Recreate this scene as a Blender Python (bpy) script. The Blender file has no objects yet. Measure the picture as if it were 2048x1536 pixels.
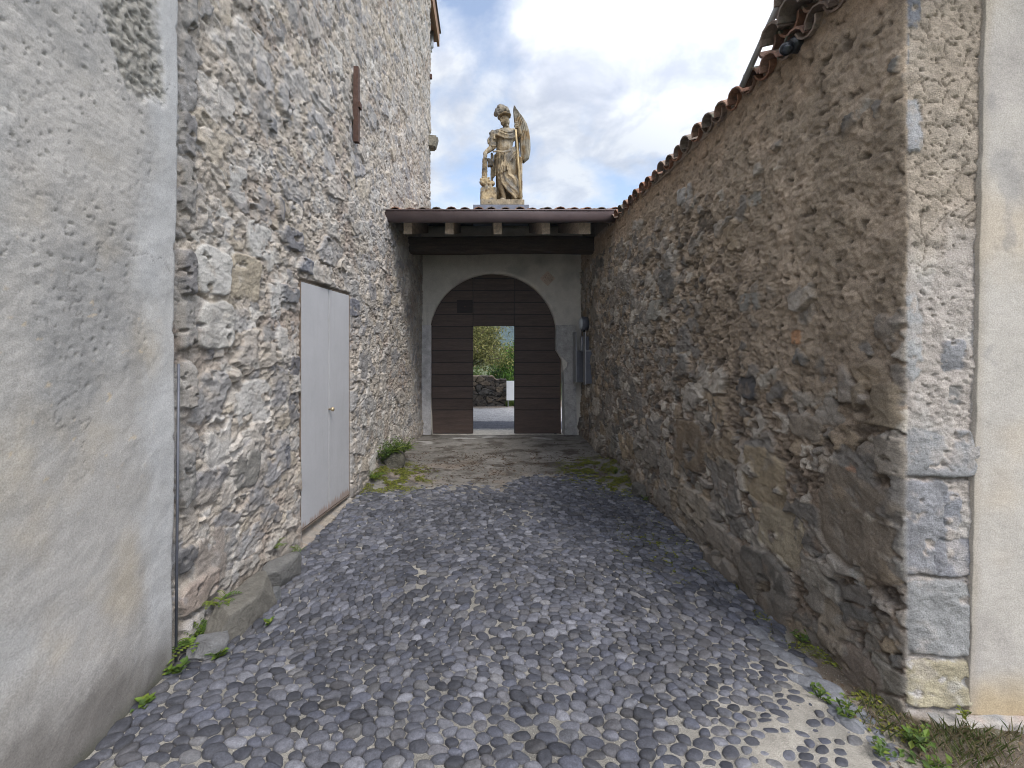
import bpy, bmesh, math, random
import numpy as np
from mathutils import Vector, Matrix, Euler
from mathutils.kdtree import KDTree
random.seed(7); rng = np.random.default_rng(7)
S = bpy.context.scene; C = S.collection
F = 920.0; CX = 970.0; CY = 690.0; CZ = 1.70          # focal length in px of the 2048 px photograph, principal point, eye height
R = math.radians

# ------------------------------------------------------------------ scene graph helpers
def tag(o, label=None, cat=None, group=None, kind=None):
    if label: o['label'] = label
    if cat: o['category'] = cat
    if group: o['group'] = group
    if kind: o['kind'] = kind
    return o
def empty(name, loc, label, cat, group=None):
    o = bpy.data.objects.new(name, None); C.objects.link(o); o.location = loc
    o.empty_display_size = .1
    return tag(o, label, cat, group)
def link(name, me, mats, parent=None):
    o = bpy.data.objects.new(name, me); C.objects.link(o)
    for m in (mats if isinstance(mats, (list, tuple)) else [mats]): me.materials.append(m)
    if parent is not None:
        o.parent = parent; o.matrix_parent_inverse = Matrix.Translation(-Vector(parent.location))
    return o

# ------------------------------------------------------------------ numpy noise
def hash2(ix, iy, seed):
    h = (ix.astype(np.int64) * 374761393 + iy.astype(np.int64) * 668265263 + seed * 1442695041) & 0xffffffff
    h = ((h ^ (h >> 13)) * 1274126177) & 0xffffffff
    h = ((h ^ (h >> 15)) * 2246822519) & 0xffffffff
    return ((h ^ (h >> 16)) & 0xffffff) / float(0xffffff)
def perlin(x, y, seed=0):
    x = np.asarray(x, float); y = np.asarray(y, float)
    x0 = np.floor(x); y0 = np.floor(y); fx = x - x0; fy = y - y0
    def g(i, j):
        a = hash2(x0 + i, y0 + j, seed) * 2 * np.pi
        return np.cos(a) * (fx - i) + np.sin(a) * (fy - j)
    u = fx * fx * fx * (fx * (fx * 6 - 15) + 10); v = fy * fy * fy * (fy * (fy * 6 - 15) + 10)
    a = g(0, 0); b = g(1, 0); c = g(0, 1); d = g(1, 1)
    return (a + (b - a) * u) * (1 - v) + (c + (d - c) * u) * v          # about -0.7 .. 0.7
def fbm(x, y, octv=4, seed=0, gain=.5, lac=2.03):
    s = 0; a = 1.
    for i in range(octv):
        s = s + a * perlin(x, y, seed + i * 17); x = x * lac + 3.1; y = y * lac + 1.7; a *= gain
    return s
def ridged(x, y, octv=4, seed=0):
    s = 0; a = 1.
    for i in range(octv):
        s = s + a * (1 - 2 * np.abs(perlin(x, y, seed + i * 13))); x = x * 2.07; y = y * 2.07; a *= .5
    return s
def worley(x, y, seed=0, jit=.9):
    x0 = np.floor(x); y0 = np.floor(y)
    F1 = np.full(np.shape(x), 9.); F2 = F1.copy(); idv = np.zeros_like(F1); id2 = idv.copy(); bx = idv.copy(); by = idv.copy()
    for i in (-1, 0, 1):
        for j in (-1, 0, 1):
            cx = x0 + i; cy = y0 + j
            dx = cx + .5 + jit * (hash2(cx, cy, seed) - .5) - x; dy = cy + .5 + jit * (hash2(cx, cy, seed + 5) - .5) - y
            d = np.sqrt(dx * dx + dy * dy)
            n = d < F1
            F2 = np.where(n, F1, np.minimum(F2, d))
            idv = np.where(n, hash2(cx, cy, seed + 11), idv); id2 = np.where(n, hash2(cx, cy, seed + 23), id2)
            bx = np.where(n, dx, bx); by = np.where(n, dy, by); F1 = np.where(n, d, F1)
    return F1, F2 - F1, idv, id2, bx, by
def sst(a, b, x):
    t = np.clip((x - a) / (b - a), 0, 1); return t * t * (3 - 2 * t)
def lerp(a, b, t): return a + (b - a) * t
def mixc(col, new, t): return col + (np.asarray(new) - col) * t[..., None]

def grid_mesh(name, P, col=None, mats=(), parent=None, flip=False, smooth=True):
    r, c = P.shape[:2]; me = bpy.data.meshes.new(name)
    idx = np.arange(r * c).reshape(r, c)
    q = np.stack([idx[:-1, :-1], idx[:-1, 1:], idx[1:, 1:], idx[1:, :-1]], -1).reshape(-1, 4)
    if flip: q = q[:, ::-1]
    n = len(q)
    me.vertices.add(r * c); me.vertices.foreach_set('co', P.reshape(-1).astype(np.float32))
    me.loops.add(n * 4); me.loops.foreach_set('vertex_index', q.reshape(-1).astype(np.int32))
    me.polygons.add(n); me.polygons.foreach_set('loop_start', np.arange(0, n * 4, 4, dtype=np.int32))
    me.polygons.foreach_set('loop_total', np.full(n, 4, np.int32))
    me.polygons.foreach_set('use_smooth', np.full(n, smooth, bool))
    if col is not None:
        a = me.attributes.new('Col', 'FLOAT_COLOR', 'POINT')
        cc = np.ones((r * c, 4), np.float32); cc[:, :3] = np.clip(col.reshape(-1, 3), .004, .9); a.data.foreach_set('color', cc.reshape(-1))
    me.update(); me.validate()
    return link(name, me, mats, parent)

class MB:
    """collects shapes, each with a colour, and links them as one mesh object"""
    def __init__(s): s.v = []; s.f = []; s.c = []; s.n = 0; s.col = (.5, .5, .5)
    def add(s, v, f):
        v = np.asarray(v, float); s.v.append(v); s.f += [tuple(int(i) + s.n for i in q) for q in f]
        c = np.asarray(s.col, float); s.c.append(np.tile(c, (len(v), 1)) if c.ndim == 1 else c); s.n += len(v)
    def box(s, lo, hi, bev=0., rot=None, piv=None, jit=0.):
        bm = bmesh.new(); bmesh.ops.create_cube(bm, size=1)
        lo = Vector(lo); hi = Vector(hi); ce = (lo + hi) / 2; d = hi - lo
        for v in bm.verts: v.co = Vector((v.co.x * d.x, v.co.y * d.y, v.co.z * d.z))
        if bev: bmesh.ops.bevel(bm, geom=bm.edges[:], offset=bev, segments=2, affect='EDGES', profile=.6)
        pv = Vector(piv) if piv else ce
        for v in bm.verts:
            p = v.co + ce
            if jit: p += Vector((random.uniform(-jit, jit), random.uniform(-jit, jit), random.uniform(-jit, jit)))
            if rot: p = rot @ (p - pv) + pv
            v.co = p
        s.bm(bm)
    def bm(s, b):
        b.verts.ensure_lookup_table(); b.verts.index_update()
        s.add([tuple(v.co) for v in b.verts], [[v.index for v in f.verts] for f in b.faces]); b.free()
    def tube(s, pts, rad, k=8, caps=True):
        pts = [Vector(p) for p in pts]; n = len(pts); rad = rad if isinstance(rad, (list, tuple)) else [rad] * n
        V = []; Fc = []; up = Vector((0, 0, 1))
        for i, p in enumerate(pts):
            t = (pts[min(i + 1, n - 1)] - pts[max(i - 1, 0)]).normalized()
            a = t.cross(up if abs(t.z) < .95 else Vector((1, 0, 0))).normalized(); b = t.cross(a)
            for j in range(k):
                an = 2 * math.pi * j / k; V.append(p + (a * math.cos(an) + b * math.sin(an)) * rad[i])
        for i in range(n - 1):
            for j in range(k): Fc.append((i * k + j, i * k + (j + 1) % k, (i + 1) * k + (j + 1) % k, (i + 1) * k + j))
        if caps: Fc.append(tuple(range(k))[::-1]); Fc.append(tuple((n - 1) * k + j for j in range(k)))
        s.add([tuple(v) for v in V], Fc)
    def ell(s, ce, rad, sub=2, rot=None):
        b = bmesh.new(); bmesh.ops.create_icosphere(b, subdivisions=sub, radius=1)
        for v in b.verts:
            p = Vector((v.co.x * rad[0], v.co.y * rad[1], v.co.z * rad[2]))
            if rot: p = rot @ p
            v.co = p + Vector(ce)
        s.bm(b)
    def lathe(s, prof, ce, axis='z', k=20):
        V = []; Fc = []
        for (r_, h) in prof:
            for j in range(k):
                a = 2 * math.pi * j / k; p = (r_ * math.cos(a), r_ * math.sin(a), h)
                if axis == 'x': p = (h, p[0], p[1])
                if axis == 'y': p = (p[0], h, p[1])
                V.append((p[0] + ce[0], p[1] + ce[1], p[2] + ce[2]))
        n = len(prof)
        for i in range(n - 1):
            for j in range(k): Fc.append((i * k + j, i * k + (j + 1) % k, (i + 1) * k + (j + 1) % k, (i + 1) * k + j))
        Fc.append(tuple(range(k))[::-1]); Fc.append(tuple((n - 1) * k + j for j in range(k)))
        s.add(V, Fc)
    def mesh(s, name, smooth=False):
        me = bpy.data.meshes.new(name); V = np.concatenate(s.v)
        me.from_pydata(V.tolist(), [], s.f)
        a = me.attributes.new('Col', 'FLOAT_COLOR', 'POINT'); cc = np.ones((len(V), 4), np.float32); cc[:, :3] = np.concatenate(s.c)
        a.data.foreach_set('color', cc.reshape(-1))
        b = bmesh.new(); b.from_mesh(me); bmesh.ops.recalc_face_normals(b, faces=b.faces[:]); b.to_mesh(me); b.free()
        if smooth: me.polygons.foreach_set('use_smooth', np.ones(len(me.polygons), bool))
        me.update(); return me
    def build(s, name, mat, parent=None, smooth=False): return link(name, s.mesh(name, smooth), mat, parent)
    def build_flat(s, name, mat, parent=None):     # leaf cards: keep face order, no normal repair
        me = bpy.data.meshes.new(name); V = np.concatenate(s.v); me.from_pydata(V.tolist(), [], s.f)
        a = me.attributes.new('Col', 'FLOAT_COLOR', 'POINT'); cc = np.ones((len(V), 4), np.float32); cc[:, :3] = np.concatenate(s.c)
        a.data.foreach_set('color', cc.reshape(-1)); me.update(); return link(name, me, mat, parent)

# ------------------------------------------------------------------ materials
def nodes(name):
    m = bpy.data.materials.new(name); m.use_nodes = True; nt = m.node_tree
    return m, nt, nt.nodes['Principled BSDF'], nt.links
def noise_node(nt, vec, scale, detail=6, rough=.6, dist=0):
    n = nt.nodes.new('ShaderNodeTexNoise'); n.inputs['Scale'].default_value = scale; n.inputs['Detail'].default_value = detail
    n.inputs['Roughness'].default_value = rough; n.inputs['Distortion'].default_value = dist
    nt.links.new(vec, n.inputs['Vector']); return n.outputs['Fac']
def ramp(nt, fac, stops):
    r = nt.nodes.new('ShaderNodeValToRGB'); e = r.color_ramp.elements
    while len(e) < len(stops): e.new(.5)
    for k, (p, c) in enumerate(stops):
        e[k].position = p; e[k].color = (*(c if hasattr(c, '__len__') else (c, c, c)), 1)
    nt.links.new(fac, r.inputs['Fac']); return r.outputs['Color']
def mix(nt, a, b, fac, mode='MIX'):
    m = nt.nodes.new('ShaderNodeMix'); m.data_type = 'RGBA'; m.blend_type = mode
    for s_, v in ((m.inputs[6], a), (m.inputs[7], b), (m.inputs[0], fac)):
        if hasattr(v, 'is_linked'): nt.links.new(v, s_)
        elif isinstance(v, (int, float)): s_.default_value = v
        else: s_.default_value = (*v, 1)
    return m.outputs[2]
def surf(name, col=None, rough=.9, var=.25, vscale=30, fine=0, fscale=300, bumps=((60, .5, .01),), metal=0, stretch=None, spec=.3, speck=None, trans=None):
    """colour from the mesh's own Col attribute (or a fixed colour), broken up by noise, with layered bump"""
    m, nt, b, L = nodes(name)
    g = nt.nodes.new('ShaderNodeTexCoord').outputs['Object']
    if stretch:
        mp = nt.nodes.new('ShaderNodeMapping'); mp.inputs['Scale'].default_value = stretch; L.new(g, mp.inputs['Vector']); g = mp.outputs['Vector']
    if col is None:
        a = nt.nodes.new('ShaderNodeAttribute'); a.attribute_name = 'Col'; base = a.outputs['Color']
    else:
        c = nt.nodes.new('ShaderNodeRGB'); c.outputs[0].default_value = (*col, 1); base = c.outputs[0]
    v = ramp(nt, noise_node(nt, g, vscale, 8, .65), [(.25, 1 - var), (.75, 1 + var)])
    base = mix(nt, base, v, 1., 'MULTIPLY')
    if fine:
        v2 = ramp(nt, noise_node(nt, g, fscale, 4, .7), [(.3, 1 - fine), (.7, 1 + fine)])
        base = mix(nt, base, v2, 1., 'MULTIPLY')
    if speck:
        sc_, thr, colr = speck
        base = mix(nt, base, colr, ramp(nt, noise_node(nt, g, sc_, 3, .5), [(thr, 0.), (thr + .05, 1.)]))
    L.new(base, b.inputs['Base Color'])
    b.inputs['Roughness'].default_value = rough; b.inputs['Metallic'].default_value = metal; b.inputs['Specular IOR Level'].default_value = spec
    prev = None
    for sc_, st, di in bumps:
        bp = nt.nodes.new('ShaderNodeBump'); bp.inputs['Strength'].default_value = st; bp.inputs['Distance'].default_value = di
        L.new(noise_node(nt, g, sc_, 8, .68), bp.inputs['Height'])
        if prev: L.new(prev, bp.inputs['Normal'])
        prev = bp.outputs['Normal']
    if prev: L.new(prev, b.inputs['Normal'])
    if trans:
        b.inputs['Subsurface Weight'].default_value = 0
        t = nt.nodes.new('ShaderNodeBsdfTranslucent'); L.new(base, t.inputs['Color'])
        ms = nt.nodes.new('ShaderNodeMixShader'); ms.inputs[0].default_value = trans
        L.new(b.outputs[0], ms.inputs[1]); L.new(t.outputs[0], ms.inputs[2]); L.new(ms.outputs[0], nt.nodes['Material Output'].inputs['Surface'])
    return m
M = {}
M['rubble'] = surf('rubble_masonry', rough=.95, var=.22, vscale=14, fine=.32, fscale=150, bumps=((55, .7, .016), (170, .8, .008)))
M['plaster'] = surf('lime_plaster', rough=.92, var=.12, vscale=7, fine=.24, fscale=150, bumps=((60, .18, .008), (190, .5, .004)))
M['cobble'] = surf('river_cobble', rough=.72, var=.40, vscale=32, fine=.32, fscale=140, bumps=((35, .5, .012), (160, .35, .004)), spec=.35)
M['bed'] = surf('sandy_mortar', rough=.95, var=.28, vscale=12, fine=.5, fscale=240, bumps=((110, .8, .010), (300, .8, .005)), speck=(170, .64, (.42, .40, .35)))
M['ground'] = surf('meadow_ground', (.07, .085, .035), .95, .4, 2, .3, 40)
M['gravel'] = surf('courtyard_gravel', rough=.9, var=.3, vscale=9, fine=.6, fscale=55, bumps=((60, 1., .03),))
M['rock'] = surf('field_stone', rough=.85, var=.40, vscale=9, fine=.2, fscale=90, bumps=((14, .9, .04), (45, .8, .016), (120, .5, .006)))
M['metal_door'] = surf('painted_sheet_metal', (.40, .405, .43), .55, .06, 3, .03, 60, bumps=((4, .12, .01),), spec=.4)
def door_mat():
    m = surf('painted_sheet_metal_worn', (.40, .40, .415), .55, .08, 3, .05, 60, bumps=((4, .12, .01),), spec=.4)
    nt = m.node_tree; b = nt.nodes['Principled BSDF']; base = b.inputs['Base Color'].links[0].from_socket
    g = nt.nodes.new('ShaderNodeTexCoord').outputs['Object']; sp_ = nt.nodes.new('ShaderNodeSeparateXYZ'); nt.links.new(g, sp_.inputs[0])
    mp = nt.nodes.new('ShaderNodeMapping'); mp.inputs['Scale'].default_value = (30, 30, 3); nt.links.new(g, mp.inputs['Vector'])
    a = nt.nodes.new('ShaderNodeMath'); a.operation = 'MULTIPLY_ADD'; nt.links.new(noise_node(nt, mp.outputs[0], 1., 5, .6), a.inputs[0]); a.inputs[1].default_value = -.20; nt.links.new(sp_.outputs[2], a.inputs[2])
    f = ramp(nt, a.outputs[0], [(.0, .6), (.035, .0)]); base = mix(nt, base, (.23, .13, .07), f)
    st = ramp(nt, noise_node(nt, mp.outputs[0], .7, 4, .6), [(.55, 0.), (.8, .35)]); base = mix(nt, base, (.28, .27, .26), st)
    nt.links.new(base, b.inputs['Base Color']); return m
M['metal_door'] = door_mat()
M['rust'] = surf('rusty_iron', (.075, .042, .032), .85, .4, 30, .2, 200, bumps=((90, .5, .006),))
M['rust_edge'] = surf('rust_edging', (.16, .125, .10), .8, .4, 30, .2, 200)
M['gutter'] = surf('brown_painted_copper', (.105, .078, .078), .45, .18, 5, .05, 60, bumps=((8, .15, .01),), spec=.4)
M['zinc'] = surf('zinc_sheet', (.13, .145, .19), .5, .25, 6, .08, 50, bumps=((12, .2, .01),))
M['gatewood'] = surf('dark_brown_boards', rough=.62, var=.35, vscale=3.5, fine=.25, fscale=22, bumps=((14, .35, .008),), stretch=(.5, 6, 6), spec=.35)
M['beam'] = surf('old_dark_timber', (.055, .040, .030), .85, .45, 4, .3, 30, bumps=((16, .8, .02),), stretch=(.6, 5, 5))
M['rafter'] = surf('rafter_timber', rough=.85, var=.35, vscale=5, fine=.25, fscale=40, bumps=((18, .5, .01),), stretch=(5, .6, 5))
M['tile'] = surf('old_terracotta', rough=.9, var=.35, vscale=18, fine=.25, fscale=120, bumps=((60, .5, .008),), speck=(14, .62, (.12, .12, .09)))
M['statue'] = surf('weathered_sandstone', rough=.92, var=.55, vscale=9, fine=.3, fscale=60, bumps=((30, .6, .015),), stretch=(1, 1, .45))
M['dark'] = surf('black_plastic', (.012, .014, .018), .35, .1, 30, bumps=(), spec=.5)
M['lens'] = surf('dark_glass', (.02, .025, .035), .08, .05, 10, bumps=(), spec=.6)
M['lampglass'] = surf('frosted_lamp_glass', (.42, .45, .48), .35, .06, 10, bumps=())
M['steel'] = surf('brushed_steel', (.30, .30, .31), .42, .15, 20, .05, 90, bumps=(), metal=.6)
M['boxmetal'] = surf('dark_sheet_metal', (.105, .11, .13), .5, .2, 12, .06, 80, bumps=((6, .15, .01),), metal=.3)
M['brass'] = surf('brass_knob', (.42, .34, .22), .45, .2, 30, metal=.6, bumps=())
M['white'] = surf('white_painted_board', (.72, .74, .76), .6, .04, 4, bumps=())
M['leaf'] = surf('green_leaf', rough=.6, var=.3, vscale=40, bumps=(), trans=.3, spec=.3)
M['treeleaf'] = surf('tree_leaf', rough=.7, var=.35, vscale=1.5, bumps=(), trans=.25, spec=.2)
M['moss'] = surf('moss_flakes', rough=.95, var=.35, vscale=20, bumps=(), trans=.15)
M['bark'] = surf('bark', (.11, .09, .07), .95, .4, 8, .2, 60, bumps=((20, .8, .03),))
M['hill'] = surf('forested_hill', (.022, .040, .030), .95, .6, .03, .5, .25, bumps=((.12, 1., 6.),))
M['relief'] = surf('carved_stone', (.50, .40, .33), .9, .25, 12, .2, 100, bumps=((30, .6, .02),))
M['woodorange'] = surf('fresh_larch_wood', (.25, .145, .085), .75, .3, 4, .15, 40, bumps=((18, .3, .01),), stretch=(6, .6, 6))
M['verge'] = surf('grey_pipe_metal', (.42, .43, .44), .4, .1, 10, bumps=(), metal=.4)

# ------------------------------------------------------------------ plan of the place
def XL(Y): return -1.8925 + .0735 * Y                       # face of the stone building along the left of the passage
XR = 1.88; YC = 2.05                                        # face of the right-hand wall, its corner
YG = 8.95                                                   # face of the gateway wall
def G(X, Y): return lerp(.02, -.05, sst(2.0, 4.2, Y)) + 0 * X
def left_uv(px, py):
    Y = 1.8925 / (.0735 - (px - CX) / F); return Y, CZ - (py - CY) * Y / F
def right_uv(px, py):
    Y = XR * F / (px - CX); return Y, CZ - (py - CY) * Y / F
def front_uv(px, py): return (px - CX) * YC / F, CZ - (py - CY) * YC / F

def patch_list(spec, uv):
    out = []
    for (x0, y0, x1, y1, col, prot) in spec:
        (u0, a0), (u1, a1) = uv(x0, (y0 + y1) / 2), uv(x1, (y0 + y1) / 2)
        uc, vt = uv((x0 + x1) / 2, y0); _, vb = uv((x0 + x1) / 2, y1)
        out.append(((u0 + u1) / 2, (vt + vb) / 2, abs(u1 - u0) / 2, (vt - vb) / 2, col, prot))
    return out
def apply_patches(u, v, H, col, msk, patches, seed):
    for k, (uc, vc, w, h, pc, prot) in enumerate(patches):
        sl = (np.abs(u - uc) < w * 1.35) & (np.abs(v - vc) < h * 1.35)
        if not sl.any(): continue
        a = (u[sl] - uc) / w; b = (v[sl] - vc) / h
        sz = min(w, h)
        a = a + .22 * fbm(u[sl] / sz * .8, v[sl] / sz * .8, 4, seed + k); b = b + .22 * fbm(u[sl] / sz * .8 + 7, v[sl] / sz * .8, 4, seed + 50 + k)
        d = (np.abs(a) ** 5 + np.abs(b) ** 5) ** .2
        m = sst(1.0, .93, d) * sst(-.42, -.25, fbm(u[sl] / sz * .9 + 3, v[sl] / sz * .9, 4, seed + 5 * k))
        r_ = random.Random(seed * 7 + k)
        face = prot + .012 * (a * r_.uniform(-1, 1) + b * r_.uniform(-1, 1)) + .006 * ridged(u[sl] * 5, v[sl] * 9, 4, seed + k) - .014 + .004 * fbm(u[sl] * 40, v[sl] * 40, 3, seed + 9) + .010 * (fbm(u[sl] * 7, v[sl] * 5, 2, seed + 3 * k)) - .006 * sst(.85, 1., d)
        H[sl] = lerp(H[sl], face, m)
        tone = 1 + .35 * fbm(u[sl] * 6, v[sl] * 6, 4, seed + 31 + k)
        cc = np.asarray(pc)[None, :] * np.clip(tone, .5, 1.6)[:, None]
        mort = sst(.12, .45, fbm(u[sl] * 7, v[sl] * 7, 4, seed + 77 + k)) * .55          # smears of mortar left on the stone
        cc = mixc(cc, np.asarray(col[sl]), mort * .9)
        col[sl] = mixc(col[sl], cc, m); msk[sl] = np.maximum(msk[sl], m)
    return H, col, msk

STONES_L = np.array([(.33, .325, .325), (.25, .25, .255), (.40, .395, .385), (.15, .155, .175), (.31, .275, .225), (.28, .27, .26), (.22, .225, .24), (.36, .335, .31)])
STONES_R = np.array([(.185, .175, .165), (.13, .126, .124), (.24, .23, .215), (.21, .175, .135), (.16, .148, .138), (.30, .285, .265), (.10, .10, .10), (.20, .19, .18)])
def stones(u, v, su, sv, seed, warp=.35):
    a = u / su; b = v / sv
    wa = a + warp * fbm(a * .9, b * .9, 3, seed + 1); wb = b + warp * fbm(a * .9 + 5, b * .9 + 2, 3, seed + 2)
    F1, e, i1, i2, dx, dy = worley(wa, wb, seed, .95)
    return e, i1, i2, dx, dy

def chips(u, v, size, seed):
    """small broken facets: every cell its own height and tilt"""
    e, i1, i2, dx, dy = stones(u, v, size * 1.25, size, seed, .5)
    return (i1 - .5) * 1.1 + (dx * (i2 - .5) + dy * (i1 * 7 % 1 - .5)) * 2.6, i2
# ------------------------------------------------------------------ LEFT STONE BUILDING
def spaced(bp):                       # [(start, step, end, step_end)...] -> monotone samples
    out = []
    for a, b, s0, s1 in bp:
        x = a
        while x < b: out.append(x); x += lerp(s0, s1, (x - a) / (b - a))
    out.append(bp[-1][1]); return np.array(out)
uL = spaced([(2.30, 4.2, .0075, .012), (4.2, 9.8, .012, .022)])
vL = spaced([(-.25, 3.4, .0075, .0075), (3.4, 5.2, .010, .014), (5.2, 9.4, .016, .026)])
U, V = np.meshgrid(uL, vL)
def left_wall():
    u, v = U, V
    big = .028 * fbm(u * .55, v * .55, 3, 3)
    rough = fbm(u * 9, v * 9, 5, 5, .6)
    pits = sst(.30, .62, fbm(u * 13, v * 16, 3, 8))
    k1, t1 = chips(u, v, .055, 4); k2, t2 = chips(u, v, .024, 6)
    act = sst(-.35, .25, fbm(u * 2.2, v * 2.2, 3, 7))
    H = big + .016 * rough - .026 * pits + (.011 * k1 + .006 * k2) * (.35 + .65 * act) + .004 * ridged(u * 22, v * 22, 3, 9)
    n1 = fbm(u * 1.3, v * 1.3, 4, 12); n2 = fbm(u * 3.4, v * 3.4, 4, 15)
    col = np.empty(u.shape + (3,)); col[:] = (.375, .338, .298)
    col = mixc(col, (.27, .222, .190), sst(-.05, .5, n1 + .4 * n2))
    col = mixc(col, (.49, .475, .455), sst(.12, .55, n2 - .2 * n1))
    col = mixc(col, (.55, .54, .53), sst(.2, .6, fbm(u * 2.1 + 9, v * 1.5, 4, 18)) * sst(2.6, 1.0, v) * .7)
    col = col * (1 + .30 * (t1 - .5) + .26 * (t2 - .5))[..., None] * np.clip(1 - .45 * pits, .4, 1)[..., None]
    msk = np.zeros_like(u)
    for (su, sv, seed, thr, pr) in ((.095, .07, 27, .60, .006), (.19, .13, 21, .60, .008), (.38, .25, 33, .66, .016)):
        e, i1, i2, dx, dy = stones(u, v, su, sv, seed)
        cover = thr + .30 * fbm(u * .8, v * .8, 3, seed + 40)
        m = sst(.05, .11, e + .10 * fbm(u * 14, v * 14, 4, seed + 3)) * sst(cover - .03, cover + .03, i1) * sst(-.32, -.12, fbm(u * 5.5, v * 5.5, 4, seed + 6))
        face = big + pr * (.2 + 1.5 * i2) + .003 * k2 + .05 * su * 2 * (dx * (i1 * 5 % 1 - .5) + dy * (i2 * 7 % 1 - .5)) + .010 * ridged(u * 8 + i1 * 40, v * 10, 4, seed + 4) - .006
        H = lerp(H, face, m)
        k = (i2 * 7.99).astype(int); sc_ = STONES_L[k] * (.8 + .5 * (i1 * 13 % 1))[..., None] * np.clip(1 + .3 * fbm(u * 9, v * 9, 3, 88), .6, 1.4)[..., None]
        col = mixc(col, sc_, m * (.85 - .6 * sst(.0, .45, fbm(u * 6, v * 6, 3, 91)))); msk = np.maximum(msk, m)
    D = (.105, .112, .135); LG = (.43, .43, .425)
    P = [(389, 493, 456, 592, LG, .035), (456, 506, 518, 602, (.33, .29, .225), .03), (490, 446, 542, 519, LG, .02), (563, 456, 600, 500, D, .045), (553, 396, 568, 443, D, .03),
         (592, 516, 622, 547, (.19, .21, .26), .05), (550, 571, 594, 607, (.12, .13, .15), .045), (394, 602, 464, 700, (.40, .395, .385), .03),
         (354, -60, 385, 60, (.2, .2, .2), .045), (354, 75, 385, 215, (.21, .21, .215), .045), (354, 225, 384, 310, (.17, .17, .18), .05), (354, 320, 385, 430, (.22, .215, .21), .045), (354, 500, 385, 590, (.17, .17, .185), .05),
         (354, 600, 386, 700, (.24, .235, .23), .045), (354, 720, 384, 820, (.27, .26, .25), .045), (352, 900, 386, 1010, (.2, .2, .2), .04),
         (350, 1093, 391, 1141, (.075, .08, .095), .03), (389, 1063, 452, 1182, (.245, .215, .195), .015), (350, 1156, 430, 1212, (.25, .20, .175), .05), (352, 1222, 420, 1262, (.33, .33, .345), .05),
         (468, 901, 517, 977, (.155, .155, .15), .02), (575, 786, 591, 852, (.085, .09, .105), .025), (566, 890, 578, 940, (.09, .10, .13), .02), (697, 598, 716, 634, (.075, .085, .12), .03), (573, 712, 597, 752, (.10, .105, .13), .035),
         (470, 760, 540, 850, (.46, .455, .45), .012), (410, 830, 462, 935, (.47, .46, .45), .015), (535, 560, 560, 640, (.42, .42, .42), .03), (548, 655, 575, 700, (.44, .43, .42), .03),
         (533, 232, 552, 262, (.13, .14, .16), .03), (640, 300, 668, 345, (.3, .3, .31), .03), (455, 330, 490, 400, (.38, .38, .38), .02), (430, 180, 470, 240, (.37, .36, .35), .02), (505, 120, 540, 170, (.3, .3, .31), .03),
         (700, 560, 716, 592, (.3, .3, .3), .03), (716, 700, 735, 760, (.2, .2, .21), .02), (735, 560, 752, 600, (.16, .16, .175), .02)]
    H, col, msk = apply_patches(u, v, H, col, msk, patch_list(P, left_uv), 300)
    # rust run and iron staining below the doors, damp dirt along the foot
    (d0, zt), (d1, _) = left_uv(600, 562), left_uv(698, 592)
    rs = sst(.10, .0, np.abs(u - d0)) * sst(.25, .0, v) * .7
    col = mixc(col, (.30, .19, .10), rs * sst(-.1, .3, fbm(u * 20, v * 4, 3, 55)))
    foot = sst(.30, .0, v + .12 * fbm(u * 4, v * 4, 3, 61)); col = mixc(col, (.15, .13, .11), foot * .55)
    H = H + .02 * foot
    inside = sst(.03, .0, np.maximum(np.maximum(d0 - u, u - d1), np.maximum(v - 2.26, .0 - v)))      # the metal doors sit flush in the wall
    H = np.minimum(H, lerp(H, -.03, inside))
    # the soft recess of the jamb shadow near the canopy stays real geometry; normal points to +X
    nx = 1 / math.hypot(1, .0735); ny = -.0735 * nx
    col = lerp(col, np.array((.335, .315, .292)), .22) * np.array((1.07, 1.045, 1.01))
    P3 = np.stack([XL(u) + H * nx, u + H * ny, v], -1)
    return P3, col
P3, col = left_wall()
bld = empty('stone_building', (XL(5), 5, 0), 'tall grey rubble stone building with metal cupboard doors, left of the passage', 'building')
grid_mesh('wall', P3, col, M['rubble'], bld)
mb = MB(); mb.col = (.30, .27, .24)
for (ya, yb) in ((2.30, 9.8),):
    o_ = .07
    v_ = [(XL(ya) - o_, ya, -.25), (XL(yb) - o_, yb - .02, -.25), (-6.5, yb - .02, -.25), (-6.5, ya, -.25)]
    v_ += [(x, y, 9.38) for x, y, z in v_]
    mb.add(v_, [(0, 1, 5, 4), (1, 2, 6, 5), (2, 3, 7, 6), (3, 0, 4, 7), (4, 5, 6, 7)])
mb.box((-6.5, 9.79, -.2), (-1.50, 12.6, 9.7))
mb.build('rear_wall', M['rubble'], bld)
mb = MB(); mb.col = (.45, .2, .1)
mb.box((-1.245, 9.86, 9.48), (-1.185, 12.0, 9.86), .004)
mb.box((-1.52, 9.86, 9.60), (-1.25, 12.0, 9.63))
for k in range(4): mb.box((-1.50, 10.0 + k * .6, 9.64), (-1.25, 10.1 + k * .6, 9.78), .004)
ev = mb.build('eave', M['woodorange'], bld)
mb = MB(); mb.col = (.2, .19, .18); mb.box((-1.6, 9.86, 9.86), (-1.15, 12.06, 9.91)); mb.build('roof_edge', M['gutter'], bld)
mb = MB(); mb.tube([(-1.34, 11.6, 9.6), (-1.34, 11.6, 9.2), (-1.36, 11.6, 9.12), (-1.48, 11.6, 9.10)], .045, 10); mb.build('downpipe', M['verge'], bld, True)
mb = MB(); mb.col = (.22, .20, .16)
b_ = bmesh.new(); bmesh.ops.create_cube(b_, size=1)
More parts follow.
